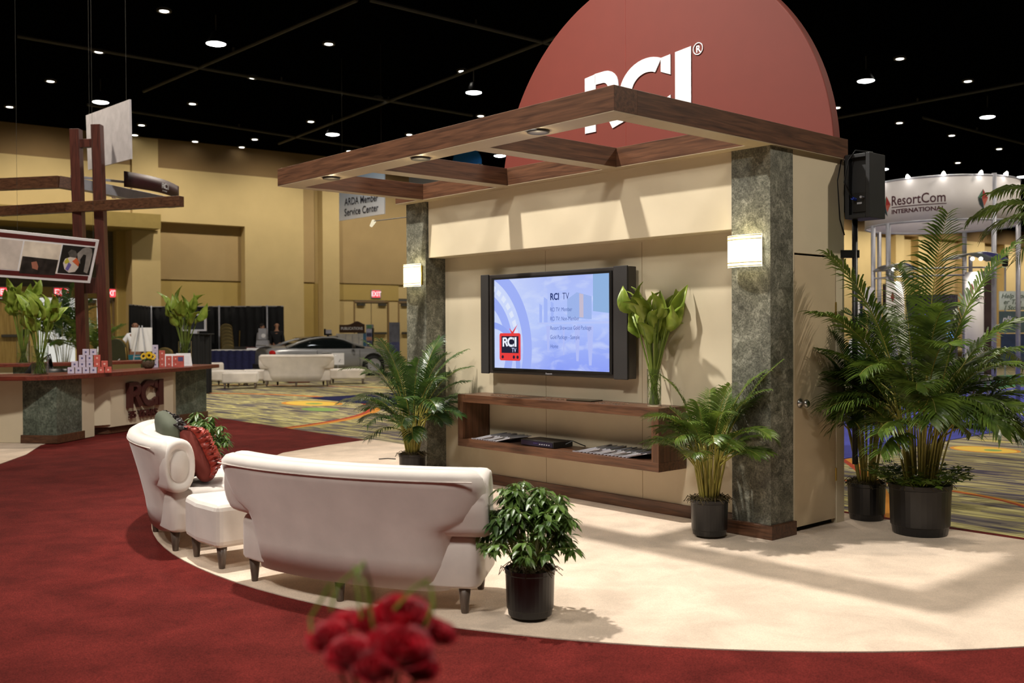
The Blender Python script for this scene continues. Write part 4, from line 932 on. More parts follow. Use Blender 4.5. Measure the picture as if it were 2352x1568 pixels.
# twin posts with cross pieces and beams
pt = thing('post_frame', 'tall reddish brown twin posts with cross beams rising from the counter island', 'post frame', (0, 0, 0))
def bar(par, nm, a, b_, w_, h_, mt):
    a, b_ = Vector(a), Vector(b_); d = (b_-a).normalized(); up = Z if abs(d.z) < .9 else Vector((0, 1, 0)); s_ = d.cross(up).normalized(); u_ = s_.cross(d)
    vs = [p+s_*sx*w_/2+u_*sz*h_/2 for p in (a, b_) for sx, sz in ((-1, -1), (1, -1), (1, 1), (-1, 1))]
    return MB().add(vs, [(0, 1, 2, 3), (7, 6, 5, 4), (0, 4, 5, 1), (1, 5, 6, 2), (2, 6, 7, 3), (3, 7, 4, 0)]).build(nm, mt, par, bevel=.004)
bar(pt, 'post', (-6.86, 16, .02), (-6.97, 16, 4.78), .15, .15, m['postw']); bar(pt, 'post', (-6.50, 16, .02), (-6.63, 16, 4.85), .15, .15, m['postw'])
bar(pt, 'cross_piece', (-6.9, 16, 4.55), (-6.7, 16, 4.56), .1, .13, m['postw']); bar(pt, 'cross_piece', (-6.82, 16, 2.28), (-6.62, 16, 2.28), .1, .25, m['postw'])
bar(pt, 'beam', (-8.45, 16.45, 3.53), (-5.05, 15.28, 3.53), .12, .16, m['walnutx'])
bar(pt, 'beam', (-10, 16.55, 3.93), (-7.2, 15.93, 3.93), .12, .19, m['walnutx']); bar(pt, 'beam', (-7.22, 15.93, 3.93), (-7.05, 16.05, 3.91), .12, .19, m['walnutx'])
bar(pt, 'metal_tray', (-7.05, 16.05, 3.93), (-6.15, 18.1, 3.86), .16, .17, m['alu']); bar(pt, 'metal_rail', (-7.05, 15.98, 4.03), (-6.45, 17.0, 4.07), .03, .04, m['alu'])
for px, py, Y in [(176, 436, 16.1), (262, 450, 16.9), (345, 468, 17.6)]:
    p = at(px, py, Y); MB().lathe([(.0, -.04), (.035, -.04), (.055, .03), (.055, .05), (0, .05)], 14, p).build('lamp_head', m['white'], pt, smooth=True)
b = MB(); NS = 20
def sg(i, j, off):
    p = Vector((-6.63, 16.68, 3.95)).lerp(Vector((-6.12, 18.1, 3.93)), i); n_ = Vector((.94, -.34, 0)); return p+n_*(.1+.22*math.sin(PI*(.15+.85*i))+off)+Vector((0, 0, j*(.26-.03*i)))
b.grid(lambda i, j: sg(i, j, 0), NS, 2); o = b.build('header_sign', mat('dark_maroon_sign', C(58, 24, 26), .5), pt, smooth=True, solid=.02)
def on_sg(mb_, i0, h0, sx_):
    vs = []
    for (x, y, z) in mb_.v: p = sg(i0+x*sx_, 0, .014); vs.append(p+Vector((0, 0, h0+z)))
    mb_.v = [tuple(v) for v in vs]; return mb_
q = rci(.10, .002); on_sg(q, .52, .085, .78).build('lettering', m['white'], o)
x = text_mb('35 YEARS', .032, .002, .001); on_sg(x, .53, .035, .78).build('lettering', m['white'], o)
# boards hung in the air, each a flat panel in its own plane
class Plane:
    def __init__(s, a, b_, c_): s.o = a; s.x = (b_-a).normalized(); n_ = (b_-a).cross(c_-a).normalized(); s.n = n_ if n_.dot(a-Vector((0, 0, H))) < 0 else -n_
    def p(s, px, py, off=0):
        r = ray(px, py); C0 = Vector((0, 0, H)); q_ = s.o+s.n*off; return C0+r*((q_-C0).dot(s.n)/r.dot(s.n))
    def poly(s, pts, th=.01, off=0, b=None):
        b = b or MB(); f = [s.p(x, y, off) for x, y in pts]; k = len(f); bk = [q_-s.n*th for q_ in f]
        return b.add(f+bk, [tuple(range(k)), tuple(range(2*k-1, k-1, -1))]+[(i, k+i, k+(i+1) % k, (i+1) % k) for i in range(k)])
PB = Plane(at(228, 551, 15.4), at(0, 527, 14.0), at(207, 650, 15.45))
bn = thing('picture_banner', 'tilted white framed banner with maroon stripes and three beach pictures', 'banner', (0, 0, 0))
def bl(y0, s_): return lambda x: y0+s_*x
T, B_ = bl(527, 24/228), bl(636, 14/207)
def row(f0, f1): return lambda x0, x1: [(x0, T(x0)+(B_(x0)-T(x0))*f0), (x1, T(x1)+(B_(x1)-T(x1))*f0), (x1-21*(f1-f0), T(x1)+(B_(x1)-T(x1))*f1), (x0-21*(f1-f0), T(x0)+(B_(x0)-T(x0))*f1)]
PB.poly([(-160, T(-160)), (228, 551), (207, 650), (-180, B_(-180))], .03).build('panel', m['white'], bn)
mar = mat('maroon_stripe', C(92, 26, 28), .5)
PB.poly(row(.055, .15)(-160, 220), .004, .004).build('stripe', mar, bn); PB.poly(row(.845, .945)(-175, 203), .004, .004).build('stripe', mar, bn)
pm = [mat('beach_picture_pale', C(226, 214, 204), .5, var=.25, scale=3), mat('sea_sky_picture', C(238, 224, 206), .5, var=.2, scale=4), mat('picture_black', C(22, 20, 20), .5, var=.3)]
PB.poly(row(.19, .815)(-150, 53), .004, .004).build('picture', pm[0], bn); PB.poly(row(.19, .815)(57, 142), .004, .004).build('picture', pm[1], bn); PB.poly(row(.19, .815)(145, 218), .004, .004).build('picture', pm[2], bn)
PB.poly([(52, 588), (134, 597), (126, 632), (44, 627)], .003, .007).build('picture_harbour', mat('harbour_dark', C(40, 34, 32), .5, var=.8, scale=12), bn)
PB.poly([(72, 602), (84, 600), (88, 612), (86, 620), (74, 616)], .003, .01).build('picture_figure', mat('figure_orange', C(170, 110, 90), .5), bn)
ball = [(145, 604), (150, 594), (162, 590), (174, 592), (182, 600), (180, 614), (172, 624), (158, 626), (148, 618)]
PB.poly(ball, .003, .008).build('picture_ball', mat('ball_white', C(220, 210, 200), .5), bn); PB.poly([(166, 600), (176, 592), (182, 602), (180, 612)], .003, .011).build('picture_ball_segment', mat('ball_orange', C(216, 104, 60), .5), bn)
PB.poly([(148, 600), (155, 592), (160, 602), (150, 606)], .003, .011).build('picture_ball_segment', mat('ball_yellow', C(196, 190, 70), .5), bn); PB.poly([(158, 602), (164, 608), (156, 622), (150, 618)], .003, .011).build('picture_ball_segment', mat('ball_blue', C(110, 100, 170), .5), bn)
PB.poly([(178, 582), (190, 571), (202, 567), (211, 572), (212, 584), (206, 610), (200, 628), (192, 624), (196, 604), (198, 586), (192, 584), (184, 596), (184, 606), (179, 600)], .003, .009).build('picture_figure', mat('figure_grey', C(150, 144, 138), .5, var=.3), bn)
PB.poly([(156, 580), (164, 573), (174, 576), (178, 586), (174, 592), (160, 590)], .003, .009).build('picture_figure', mat('figure_hair', C(84, 80, 76), .6, var=.4, scale=12), bn)
for px in (40, 214): MB().tube([PB.p(px, T(px), -.01), PB.p(px, T(px), -.01)+Vector((0, 0, CZ-PB.p(px, T(px)).z))], .002, 4).build('hanging_wire', m['pipe'], bn)
PW = Plane(at(197, 265, 17.0), at(297, 228, 15.5), at(202, 390, 17.0)); wb = thing('hanging_board', 'blank white board hanging behind the top of the twin posts', 'board', (0, 0, 0))
PW.poly([(197, 265), (297, 228), (300, 365), (202, 390)], .03).build('panel', mat('pale_grey_board', C(196, 190, 190), .6), wb)
for px, py in [(205, 262), (290, 230)]: q = PW.p(px, py, -.015); MB().tube([q, q+Vector((0, 0, CZ-q.z))], .002, 4).build('hanging_wire', m['pipe'], wb)
PA = Plane(at(779, 507, 28.0), at(882, 491, 26.4), at(779, 400, 28.0)); ar = thing('hanging_sign', 'pale blue hanging sign reading ARDA Member Service Center', 'sign', (0, 0, 0))
t = NT('pale_blue_sign_print'); gg = t.n('ShaderNodeNewGeometry'); sp = t.n('ShaderNodeSeparateXYZ'); t.l(gg.outputs['Position'], sp.inputs[0]); mr = t.n('ShaderNodeMapRange'); mr.inputs[1].default_value = 4.6; mr.inputs[2].default_value = 5.8; t.l(sp.outputs[2], mr.inputs[0])
t.l(t.ramp(mr.outputs[0], [(0, C(236, 236, 240)), (1, C(150, 176, 206))]), t.b.inputs['Base Color'])
PA.poly([(779, 507), (882, 491), (882, 385), (779, 397)], .04).build('panel', t.m, ar)
def on_plane(pl, txt, px, py, px2, py2, ph, mt, par, bold=.0, nm='lettering'):
    b = text_mb(txt, 1, .01, bold); xs = [v[0] for v in b.v]; zs = [v[2] for v in b.v]; w_ = max(xs)-min(xs); hh = max(.69, max(zs)) ; x0 = min(xs); vs = []
    for (x, y, z) in b.v:
        f = (x-x0)/w_; vs.append(pl.p(px+(px2-px)*f, py+(py2-py)*f-z/.72*ph, .012-y*.2))
    b.v = [tuple(v) for v in vs]; return b.build(nm, mt, par)
ink = mat('dark_sign_ink', C(40, 42, 56), .6)
on_plane(PA, 'ARDA Member', 791, 472, 868, 461, 17, ink, ar, .01); on_plane(PA, 'Service Center', 791, 496, 869, 484, 17, ink, ar, .01)
for px in (786, 876): q = PA.p(px, 392, -.02); MB().tube([q, q+Vector((0, 0, CZ-q.z))], .003, 4).build('hanging_wire', m['pipe'], ar)

# things on the counter
calla_vase('large glass vase of calla leaves at the front left of the counter', (-6.58, 13.88, CH), .11, .40, .62, .6, 22, 11, .30)
calla_vase('glass vase of calla leaves at the far left, on the rear counter', (-9.25, 18.85, CH), .12, .42, .95, .5, 24, 12, .36)
calla_vase('glass vase of calla leaves at the right end of the counter beside white cards', (-5.68, 17.3, CH), .11, .42, .72, .62, 22, 17, .34)
gb = [mat('gift_box_lilac', C(206, 196, 216), .5, var=.1, scale=20), mat('gift_box_red', C(206, 96, 84), .5, var=.15, scale=20)]
gd = [mat('gift_box_print_dark', C(90, 86, 130), .5), mat('gift_box_print_light', C(240, 190, 180), .5)]
def gbox(c_, k, rz_, group, label, s_=.085):
    t = thing('gift_box', label, 'small box', c_, rz_, group); MB().box(-s_/2, s_/2, -s_/2, s_/2, 0, s_).build('carton', gb[k], t, bevel=.002)
    b = MB()
    for (ox, dx_) in ((0, 0),): b.slab([(.014*math.cos(a*PI/6)+.0, s_*.5+.014*math.sin(a*PI/6)) for a in range(12)], -s_/2-.002, -s_/2)
    b.build('printed_mark', gd[k], t); return t
base = at(210, 861, 14.3); base.z = CH
for r_ in range(4):
    n = [6, 5, 3, 2][r_]
    for i in range(n):
        k = 0 if i < n*.55 else 1
        lab = 'small %s box in the stepped pile on the counter left of the sunflowers' % ('lilac' if k == 0 else 'red')
        gbox((base.x-.245+.092*i+.046*(6-n)-.03*r_*0+.0, base.y+.0+.035*(i-n/2)+0, CH+.0862*r_), k, .35, 'boxes piled left of the sunflowers', lab)
base = at(368, 852, 16.4); base.z = CH
for r_ in range(4):
    n = [4, 4, 2, 1][r_]
    for i in range(n):
        k = 0 if i == 0 else 1
        gbox((base.x-.08+.098*i, base.y+.04*i, CH+.0925*r_), k, .35, 'boxes piled right of the sunflowers', 'small %s box in the pile on the counter right of the sunflowers' % ('lilac' if k == 0 else 'red'), .091)
gc = thing('gift_box', 'single red box with a dark window resting in front of the white cards', 'small box', (base.x+.33, base.y+.0, CH), .35); MB().box(-.06, .06, -.03, .03, .0, .19).build('carton', gb[1], gc, bevel=.002); MB().box(-.035, .045, -.034, -.03, .1, .17).build('printed_mark', gd[0], gc)
def card(label, px0, px1, py0, py1, Y, lines, sk=0):
    p = at((px0+px1)/2, py1, Y); wdt = (px1-px0)*Y/F; hh = (py1-py0)*Y/F
    t = thing('table_card', label, 'card', (p.x, Y, CH), .25, 'white cards on the counter'); b = MB(); b.slab([(-wdt/2, 0), (wdt/2, 0), (wdt/2-sk, hh), (-wdt/2, hh)], -.003, .003)
    b.v = [(x, y+z*.25, z) for x, y, z in b.v]; b.build('sheet', m['white'], t)
    b = MB().box(-wdt*.3, wdt*.3, hh*.25*.5+.06, hh*.25*.5+.07, 0, .012); b.build('foot', m['white'], t)
    for i in range(lines):
        b = MB(); z = hh*(.7-.11*i); b.slab([(-wdt*.35, z), (wdt*.3, z), (wdt*.3, z+.004), (-wdt*.35, z+.004)], -.005, -.004); b.v = [(x, y+zz*.25, zz) for x, y, zz in b.v]; b.build('text_line', m['alu'], t)
card('white card behind the red boxes on the counter', 378, 414, 808, 836, 16.9, 3); card('larger white card standing rightmost on the counter', 405, 441, 805, 834, 17.0, 6, .03)
sf = thing('sunflower_pot', 'small round basket of yellow sunflowers on the counter', 'flower pot', at(341, 838, 15.9)*1.0); sf.location.z = CH
MB().lathe([(.05, 0), (.085, .03), (.1, .09), (.085, .13), (.075, .13), (.0, .11)], 20).build('basket', mat('brown_basket', C(84, 66, 48), .8, var=.4, scale=40), sf, smooth=True)
ye = mat('sunflower_petal', C(236, 196, 20), .6, var=.1)
for (x, y, z, dx) in [(-.055, -.06, .2, -.3), (.03, -.05, .21, .1), (.075, -.03, .19, .4), (-.01, .04, .22, 0)]:
    b = MB(); c_ = Vector((x, y, z)); ax = Vector((dx, -1, .35)).normalized(); s_ = ax.cross(Z).normalized(); u_ = s_.cross(ax)
    for i in range(16):
        a = 2*PI*i/16; d = s_*math.cos(a)+u_*math.sin(a); w_ = ax.cross(d); b.add([c_+d*.018, c_+d*.04+w_*.009+ax*.006, c_+d*.062, c_+d*.04-w_*.009+ax*.006], [(0, 1, 2, 3)])
    o = b.build('flower_head', ye, sf); MB().ball(c_+ax*.002, .02, 12, 8).build('flower_centre', mat('sunflower_centre', C(50, 34, 16), .9), o, smooth=True)
    MB().tube([c_, c_*.5+Vector((0, 0, .08)), (0, 0, .1)], .004, 6).build('flower_stem', m['stemg'], o)
b = MB(); rr = random.Random(2)
for i in range(14): a = i*.9; calla_leaf(b, Vector((.03*math.cos(a), .03*math.sin(a), .12)), Vector((math.cos(a), math.sin(a), .3)), .09, .025, rr)
b.build('leaves', m['bush'], sf, smooth=True)

# ------------------------------------------------------------------ seating and chairs farther back
m['olive_c'] = mat('olive_brown_chair_cloth', C(92, 80, 44), .8, var=.2, scale=20); m['gold'] = mat('antique_gold_frame', C(120, 98, 52), .4, .7); m['burg'] = mat('burgundy_chair_cloth', C(96, 44, 42), .8, var=.15)
m['darkolive'] = mat('dark_green_chair_cloth', C(56, 58, 36), .85, var=.15)
def bchair(label, loc, rz_, cloth, frame, group=None, round_=True):
    t = thing('banquet_chair', label, 'chair', loc, rz_, group)
    MB().box(-.22, .22, -.22, .22, .42, .49).build('seat', cloth, t, bevel=.03)
    pts = [(-.2, .52), (.2, .52)]+[(.2*math.cos(a*PI/10)*(1 if round_ else 1), .78+(.14 if round_ else .08)*math.sin(a*PI/10)) for a in range(11)]
    b = MB(); b.slab(pts, .20, .25); b.v = [(x, y+(z-.5)*.18, z) for x, y, z in b.v]; b.build('backrest', cloth, t, bevel=.012)
    MB().tube([(x, .195+(z-.5)*.18, z) for x, z in pts[1:]+pts[:1]], .016, 6).build('back_frame', frame, t, smooth=True)
    for sx in (-.2, .2):
        MB().tube([(sx, .24, .02), (sx, .235, .5), (sx, .28, .78)], .012, 8).build('leg', frame, t, smooth=True); MB().tube([(sx, -.2, .02), (sx, -.2, .43)], .012, 8).build('leg', frame, t, smooth=True)
    return t
def gxy(px, Y): p = at(px, 800, Y); return (p.x, p.y, 0)
bs = copy_tree(sofa); relabel(bs, 'pale curved sofa far away, seen from behind in front of the silver car', loc=gxy(681, 27.2), rz=.03, scale=1.1)
for lab, px, Y, rz_, w_ in [('pale bench left of the far sofa, nearest one', 553, 26.6, .15, .92), ('pale bench left of the far sofa, just behind the nearest one', 524, 27.9, -.1, .95), ('pale bench touching the left end of the far sofa', 588, 28.2, .4, .7), ('pale bench right of the far sofa, below the car door', 797, 28.6, .06, 1.06)]:
    p = gxy(px, Y); make_ottoman(lab, p, rz_, w_, .6, 'pale benches around the far sofa')
pc = MB().box(-.26, .26, -.26, .26, .01, .57).build('cube_stool', m['velvet'], loc=gxy(493, 30.5), rz=.3, bevel=.05); tag(pc, 'pale cube stool left of the far benches, against the counter end', 'stool')
rc = MB().box(-.31, .31, -.3, .3, .01, .24).build('red_block_table', m['red'], loc=gxy(684, 29.5), rz=.35, bevel=.01); tag(rc, 'low red block table glimpsed under the far sofa', 'low table')
# black pipe and drape, with poles
def drape(label, x0, y0, x1, y1, z1, nm='black_drape', mt='blackm', z0=.03, amp=.05, group=None, wave=.28):
    t = thing(nm, label, 'drape', (x0, y0, 0), math.atan2(y1-y0, x1-x0), group); L = math.hypot(x1-x0, y1-y0); n = max(8, int(L/wave*6))
    MB().grid(lambda i, j: (i*L, amp*math.sin(i*L/wave*2*PI)*(.4+.6*(1-j))+.3*amp*math.sin(i*L*11), z0+j*(z1-z0)), n, 5).build('cloth', m[mt], t, smooth=True, solid=.01)
    MB().tube([(0, .0, z1-.01), (L, .0, z1-.01)], .02, 8).build('rail', m['alu'], t); return t
A = gxy(298, 33); Bp = gxy(348, 36.2); Cp = gxy(505, 36.2); Dp = gxy(652, 36.2)
drape('black drape side wing behind the man in white', A[0], A[1], Bp[0], Bp[1], 2.43); drape('black drape behind the chair stack and green leaves', Bp[0], Bp[1], Cp[0], Cp[1], 2.43); drape('black drape behind the two people, left of the pale pier', Cp[0], Cp[1], Dp[0], Dp[1], 2.43)
po = None
for px, lab in [(348, 'silver upright pole at the drape corner'), (504, 'silver upright pole above the chair stack'), (614, 'silver upright pole above the two people')]:
    p = gxy(px, 36.0); b = MB(); b.tube([(0, 0, .02), (0, 0, 2.46)], .03, 8); b.lathe([(.2, 0), (.2, .01), (.03, .02)], 12); o = b.build('drape_pole', m['alu'], loc=p, smooth=True); tag(o, lab, 'pole', 'poles of the black drape')
p = gxy(547, 35.6); o = MB().tube([(0, 0, 0.01), (0.06, 0, 1.55)], .025, 6).build('leaning_stick', m['gold'], loc=p); tag(o, 'thin pale wooden stick leaning on the drape right of the chair stack', 'stick')
# skirted tables
def stable(label, px0, px1, Y, z, mt='navy', dep=.7):
    a, b_ = gxy(px0, Y), gxy(px1, Y); t = thing('skirted_table', label, 'table', a, 0); L = b_[0]-a[0]
    MB().box(0, L, 0, dep, z-.03, z).build('tabletop', m['white'], t)
    def f(i, j):
        s_ = i*(L+2*dep); y = 0; w_ = .02*math.sin(s_*26)
        if s_ < dep: x, y = w_, dep-s_
        elif s_ < dep+L: x, y = s_-dep, w_
        else: x, y = L+w_, s_-dep-L
        return (x, y, .02+j*(z-.04))
    MB().grid(f, int(L*34), 2).build('skirt', m[mt], t, smooth=True); return t
m['navy'] = mat('navy_table_skirt', C(30, 32, 78), .8, var=.25, scale=14)
stable('navy skirted table left of the silver car', 482, 597, 34.2, .89); 
for i in range(7):
    t = bchair('olive banquet chair in the tall stack by the black drape', (gxy(510, 35.2)[0]+.035*i, 35.8-.09*i, 0), PI+.2, m['olive_c'], m['gold'], 'olive chairs in the stack'); t.location.z = .86-.12*i+.35*0
    if i == 6: pass
bchair('olive chair left of the stack, half hidden', gxy(487, 35.5), 2.6, m['olive_c'], m['gold'])
for i, px in enumerate((571, 584, 622, 636)):
    t = bchair('burgundy chair behind the navy table, %s' % ['leftmost of four', 'second from left', 'third from left', 'rightmost of four'][i], gxy(px, 35.25), PI, m['burg'], m['black'], 'burgundy chairs behind the navy table', False); t.location.z = .22; t.location.z = 0; t.scale = (1, 1, 1.13)
p = gxy(547, 34.4); lp = thing('laptop', 'dark laptop lying on the navy table', 'laptop', (p[0], p[1], .89), 0); MB().box(-.2, .2, 0, .25, 0, .02).build('base', m['gun'], lp); MB().box(-.2, .2, .25, .265, .0, .1).build('lid', m['gun'], lp)
p = gxy(580, 34.4); o = MB().box(-.2, .2, 0, .3, 0, .05).build('paper_stack', m['white'], loc=(p[0], p[1], .89)); tag(o, 'stack of white papers on the right of the navy table', 'papers')
# monitor on a black draped stand, right end of the counter island
p = gxy(459, 24.5); ms = thing('draped_stand', 'tall black draped stand carrying the silver monitor', 'stand', p, 0)
MB().grid(lambda i, j: ((.26+.02*math.sin(i*90))*math.cos(2*PI*i)*1.0, (.26+.02*math.sin(i*90))*math.sin(2*PI*i), .02+j*1.44), 120, 2, True).build('drape', m['blackm'], ms, smooth=True); MB().box(-.28, .28, -.28, .28, 1.45, 1.48).build('top', m['blackm'], ms, bevel=.01)
mo = thing('monitor', 'silver framed monitor on the black draped stand behind the calla leaves', 'monitor', (p[0]-.14, p[1], 1.48), .0)
fr = MB(); fr.box(-.3, .3, -.03, .05, .06, .1); fr.box(-.3, .3, -.03, .05, .44, .48); fr.box(-.3, -.26, -.03, .05, .1, .44); fr.box(.26, .3, -.03, .05, .1, .44); fr.build('frame', m['alu'], mo); MB().box(-.27, .27, -.01, .04, .09, .45).build('screen', mat('dark_screen', C(40, 42, 46), .2), mo); MB().box(-.1, .1, -.08, .08, 0, .06).build('foot', m['alu'], mo)
# people
m['skin'] = mat('skin', C(176, 128, 100), .55, var=.05); m['wshirt'] = mat('white_shirt', C(226, 226, 230), .8, var=.04); m['bshirt'] = mat('black_jacket', C(24, 24, 27), .85, var=.2); m['gshirt'] = mat('grey_shirt', C(150, 148, 150), .8, var=.1); m['trous'] = mat('dark_trousers', C(26, 25, 28), .85); m['hair'] = mat('dark_hair', C(34, 26, 22), .8, var=.2)
def skin_mesh(name, chain, mt, parent, sub=2):
    # chain: list of (index, parent, (x,y,z), (rx, ry))
    me = bpy.data.meshes.new(name); me.from_pydata([c_[1] for c_ in chain], [(i, c_[0]) for i, c_ in enumerate(chain) if c_[0] is not None], []); me.update(); me.materials.append(mt)
    o = bpy.data.objects.new(name, me); COL.objects.link(o); o.parent = parent
    md = o.modifiers.new('skin', 'SKIN'); md.use_smooth_shade = True
    ly = me.skin_vertices[0] if me.skin_vertices else None
    if ly is None:
        bmx = bmesh.new(); bmx.from_mesh(me); bmx.verts.layers.skin.verify(); bmx.to_mesh(me); bmx.free(); ly = me.skin_vertices[0]
    for i, c_ in enumerate(chain): ly.data[i].radius = c_[2]; ly.data[i].use_root = (i == 0)
    s_ = o.modifiers.new('sub', 'SUBSURF'); s_.levels = sub; s_.render_levels = sub; return o
def person(label, loc, rz_, h, shirt, hair=True, armR='down', sk=None, armL='down'):
    t = thing('person', label, 'person', loc, rz_); k = h/1.78; skm = sk or m['skin']
    AR = {'down': [(.22, .0, 1.16), (.24, -.04, .9), (.245, -.06, .82)], 'fwd': [(.24, -.06, 1.18), (.2, -.28, 1.06), (.14, -.36, 1.04)], 'rest': [(.3, -.02, 1.2), (.38, -.2, 1.0), (.4, -.28, .95)]}
    a, l = AR[armR], [(-x, y, z) for x, y, z in AR[armL]]
    S = lambda p: (p[0]*k, p[1]*k, p[2]*k)
    ch = [(None, S((0, 0, .95)), (.13*k, .095*k)), (0, S((0, .0, 1.12)), (.125*k, .09*k)), (1, S((0, 0, 1.32)), (.15*k, .10*k)), (2, S((0, .01, 1.46)), (.07*k, .06*k)), (3, S((0, 0, 1.54)), (.05*k, .052*k)), (4, S((0, -.012, 1.60)), (.066*k, .078*k)), (5, S((0, -.01, 1.675)), (.076*k, .088*k)), (6, S((0, 0, 1.72)), (.05*k, .06*k)),
          (2, S((.17, .01, 1.40)), (.06*k, .06*k)), (8, S(a[0]), (.043*k, .043*k)), (9, S(a[1]), (.032*k, .032*k)), (10, S(a[2]), (.03*k, .018*k)),
          (2, S((-.17, .01, 1.40)), (.06*k, .06*k)), (12, S(l[0]), (.043*k, .043*k)), (13, S(l[1]), (.032*k, .032*k)), (14, S(l[2]), (.03*k, .018*k)),
          (0, S((.09, 0, .86)), (.085*k, .085*k)), (16, S((.1, -.01, .48)), (.055*k, .055*k)), (17, S((.1, .02, .08)), (.038*k, .038*k)), (18, S((.11, -.12, .045)), (.04*k, .03*k)),
          (0, S((-.09, 0, .86)), (.085*k, .085*k)), (20, S((-.1, -.01, .48)), (.055*k, .055*k)), (21, S((-.1, .02, .08)), (.038*k, .038*k)), (22, S((-.11, -.12, .045)), (.04*k, .03*k))]
    body = skin_mesh('body', ch, skm, t)
    def el(a_, b_, f): return tuple(a_[i]+(b_[i]-a_[i])*f for i in range(3))
    sc_ = [(None, S((0, 0, .90)), (.145*k, .11*k)), (0, S((0, .0, 1.12)), (.14*k, .105*k)), (1, S((0, 0, 1.33)), (.168*k, .115*k)), (2, S((0, .01, 1.45)), (.085*k, .075*k)), (2, S((.18, .01, 1.40)), (.075*k, .075*k)), (4, S(a[0]), (.06*k, .06*k)), (5, S(el(a[0], a[1], .6)), (.05*k, .05*k)), (2, S((-.18, .01, 1.40)), (.075*k, .075*k)), (7, S(l[0]), (.06*k, .06*k)), (8, S(el(l[0], l[1], .6)), (.05*k, .05*k))]
    skin_mesh('shirt', sc_, shirt, t)
    tr = [(None, S((0, 0, .95)), (.145*k, .112*k)), (0, S((.09, 0, .84)), (.095*k, .095*k)), (1, S((.1, -.01, .48)), (.07*k, .07*k)), (2, S((.1, .02, .09)), (.06*k, .06*k)), (0, S((-.09, 0, .84)), (.095*k, .095*k)), (4, S((-.1, -.01, .48)), (.07*k, .07*k)), (5, S((-.1, .02, .09)), (.06*k, .06*k))]
    skin_mesh('trousers', tr, m['trous'], t)
    if hair: MB().ball((0, .018*k, 1.70*k), .092*k, 14, 10, (.95, 1.0, .95)).build('hair', m['hair'], t, smooth=True)
    for sx in (-1, 1):
        MB().ball((sx*.078*k, .01*k, 1.655*k), .022*k, 8, 6, (.4, .8, 1.3)).build('ear', skm, body, smooth=True); MB().ball((sx*.028*k, -.083*k, 1.675*k), .012*k, 8, 6, (1.2, .5, .6)).build('eye', m['black'], body, smooth=True)
    MB().ball((0, -.095*k, 1.64*k), .015*k, 8, 6, (.8, 1, 1.5)).build('nose', skm, body, smooth=True); MB().ball((0, -.082*k, 1.60*k), .02*k, 8, 6, (1.3, .4, .35)).build('mouth', m['burg'], body, smooth=True)
    return t
person('person with shaved head in a white shirt standing behind the easel', gxy(311, 26.2), .15, 1.82, m['wshirt'], False, 'down', mat('brown_skin', C(130, 88, 66), .5), 'rest')
person('bald person in a black jacket seen from behind by the drape', gxy(636, 35.85), PI, 1.86, m['bshirt'], False)
person('person with short dark hair facing the bald person in black', gxy(603, 35.8), 1.0, 1.80, m['gshirt'], True)
# silver display column in front of the two people
p = gxy(604, 35.15); dc = thing('display_column', 'small silver display column with a round emblem, left of the bald person', 'display', p, 0)
MB().box(-.14, .14, -.08, .08, 1.23, 1.62).build('display_head', m['alu'], dc, bevel=.01); MB().lathe([(.0, 0), (.075, 0), (.075, .01), (0, .01)], 20).xform(Matrix.Translation((.04, -.082, 1.36)) @ Matrix.Rotation(PI/2, 4, 'X')).build('emblem', m['white'], dc)
b = MB(); b.prism([(-.2, -.1), (.2, -.1), (.2, .1), (-.2, .1)], .8, 1.2); b.v = [(x*(1 if z > 1 else 1.3), y, z) for x, y, z in b.v]; b.build('stand', m['alu'], dc); MB().tube([(0, 0, .03), (0, 0, .82)], .03, 8).build('pole', m['alu'], dc)
# easel with blank board, teal tub, chairs near the doors
p = gxy(327, 24.2); ea = thing('easel', 'folding easel holding a blank white board, seen from behind', 'easel', p, 0)
for x0, x1 in [(-.03, -.27), (.03, .27)]: MB().tube([(x0, -.1, 1.68), (x1, -.25, .02)], .014, 8).build('leg', m['alu'], ea)
MB().tube([(0, 0, 1.68), (0, .35, .02)], .014, 8).build('leg', m['alu'], ea); MB().tube([(-.16, -.17, .93), (.16, -.17, .93)], .01, 6).build('crossbar', m['alu'], ea)
o = MB().box(-.25, .25, -.05, -.02, 1.05, 1.63).build('blank_board', m['white'], loc=(p[0], p[1], 0)); tag(o, 'blank white board resting on the easel', 'board')
tb = MB().lathe([(.16, .02), (.2, .02), (.23, .95), (.2, .95), (.18, .1), (0, .1)], 28, (0, 0, 0)).build('teal_tub', mat('teal_fabric', C(30, 110, 130), .7, var=.15), loc=gxy(313, 25.0), smooth=False); tag(tb, 'teal cloth covered drum below the easel board', 'drum')
bchair('dark green padded chair in front of the man in white', gxy(290, 24.4), PI-.3, m['darkolive'], m['gold']).scale = (1.2, 1.2, 1.48)
bchair('olive chair behind the sunflowers', gxy(360, 29.5), PI, m['darkolive'], m['gold']).scale = (1.15, 1.15, 1.1)
bchair('olive chair beside the calla leaf vase at the counter end', gxy(392, 29.0), PI-.2, m['olive_c'], m['gold']).scale = (1.2, 1.2, 1.15)
ht = thing('folded_trolley', 'folded black trolley with small wheels behind the counter, left of the easel', 'trolley', gxy(262, 22.5), .2)
MB().tube([(-.2, 0, .45), (.0, 0, .78), (.12, 0, .92)], .014, 6).build('handle', m['alu'], ht); MB().tube([(-.22, 0, .5), (.1, 0, .5), (.16, 0, .8)], .012, 6).build('frame', m['black'], ht)
for sx in (-.1, .14): MB().lathe([(0, -.015), (.09, -.015), (.09, .015), (0, .015)], 16).xform(Matrix.Translation((sx, 0, .11)) @ Matrix.Rotation(PI/2, 4, 'X')).build('wheel', m['black'], ht)
MB().box(-.1, .14, -.01, .01, .1, .5).build('frame', m['black'], ht)
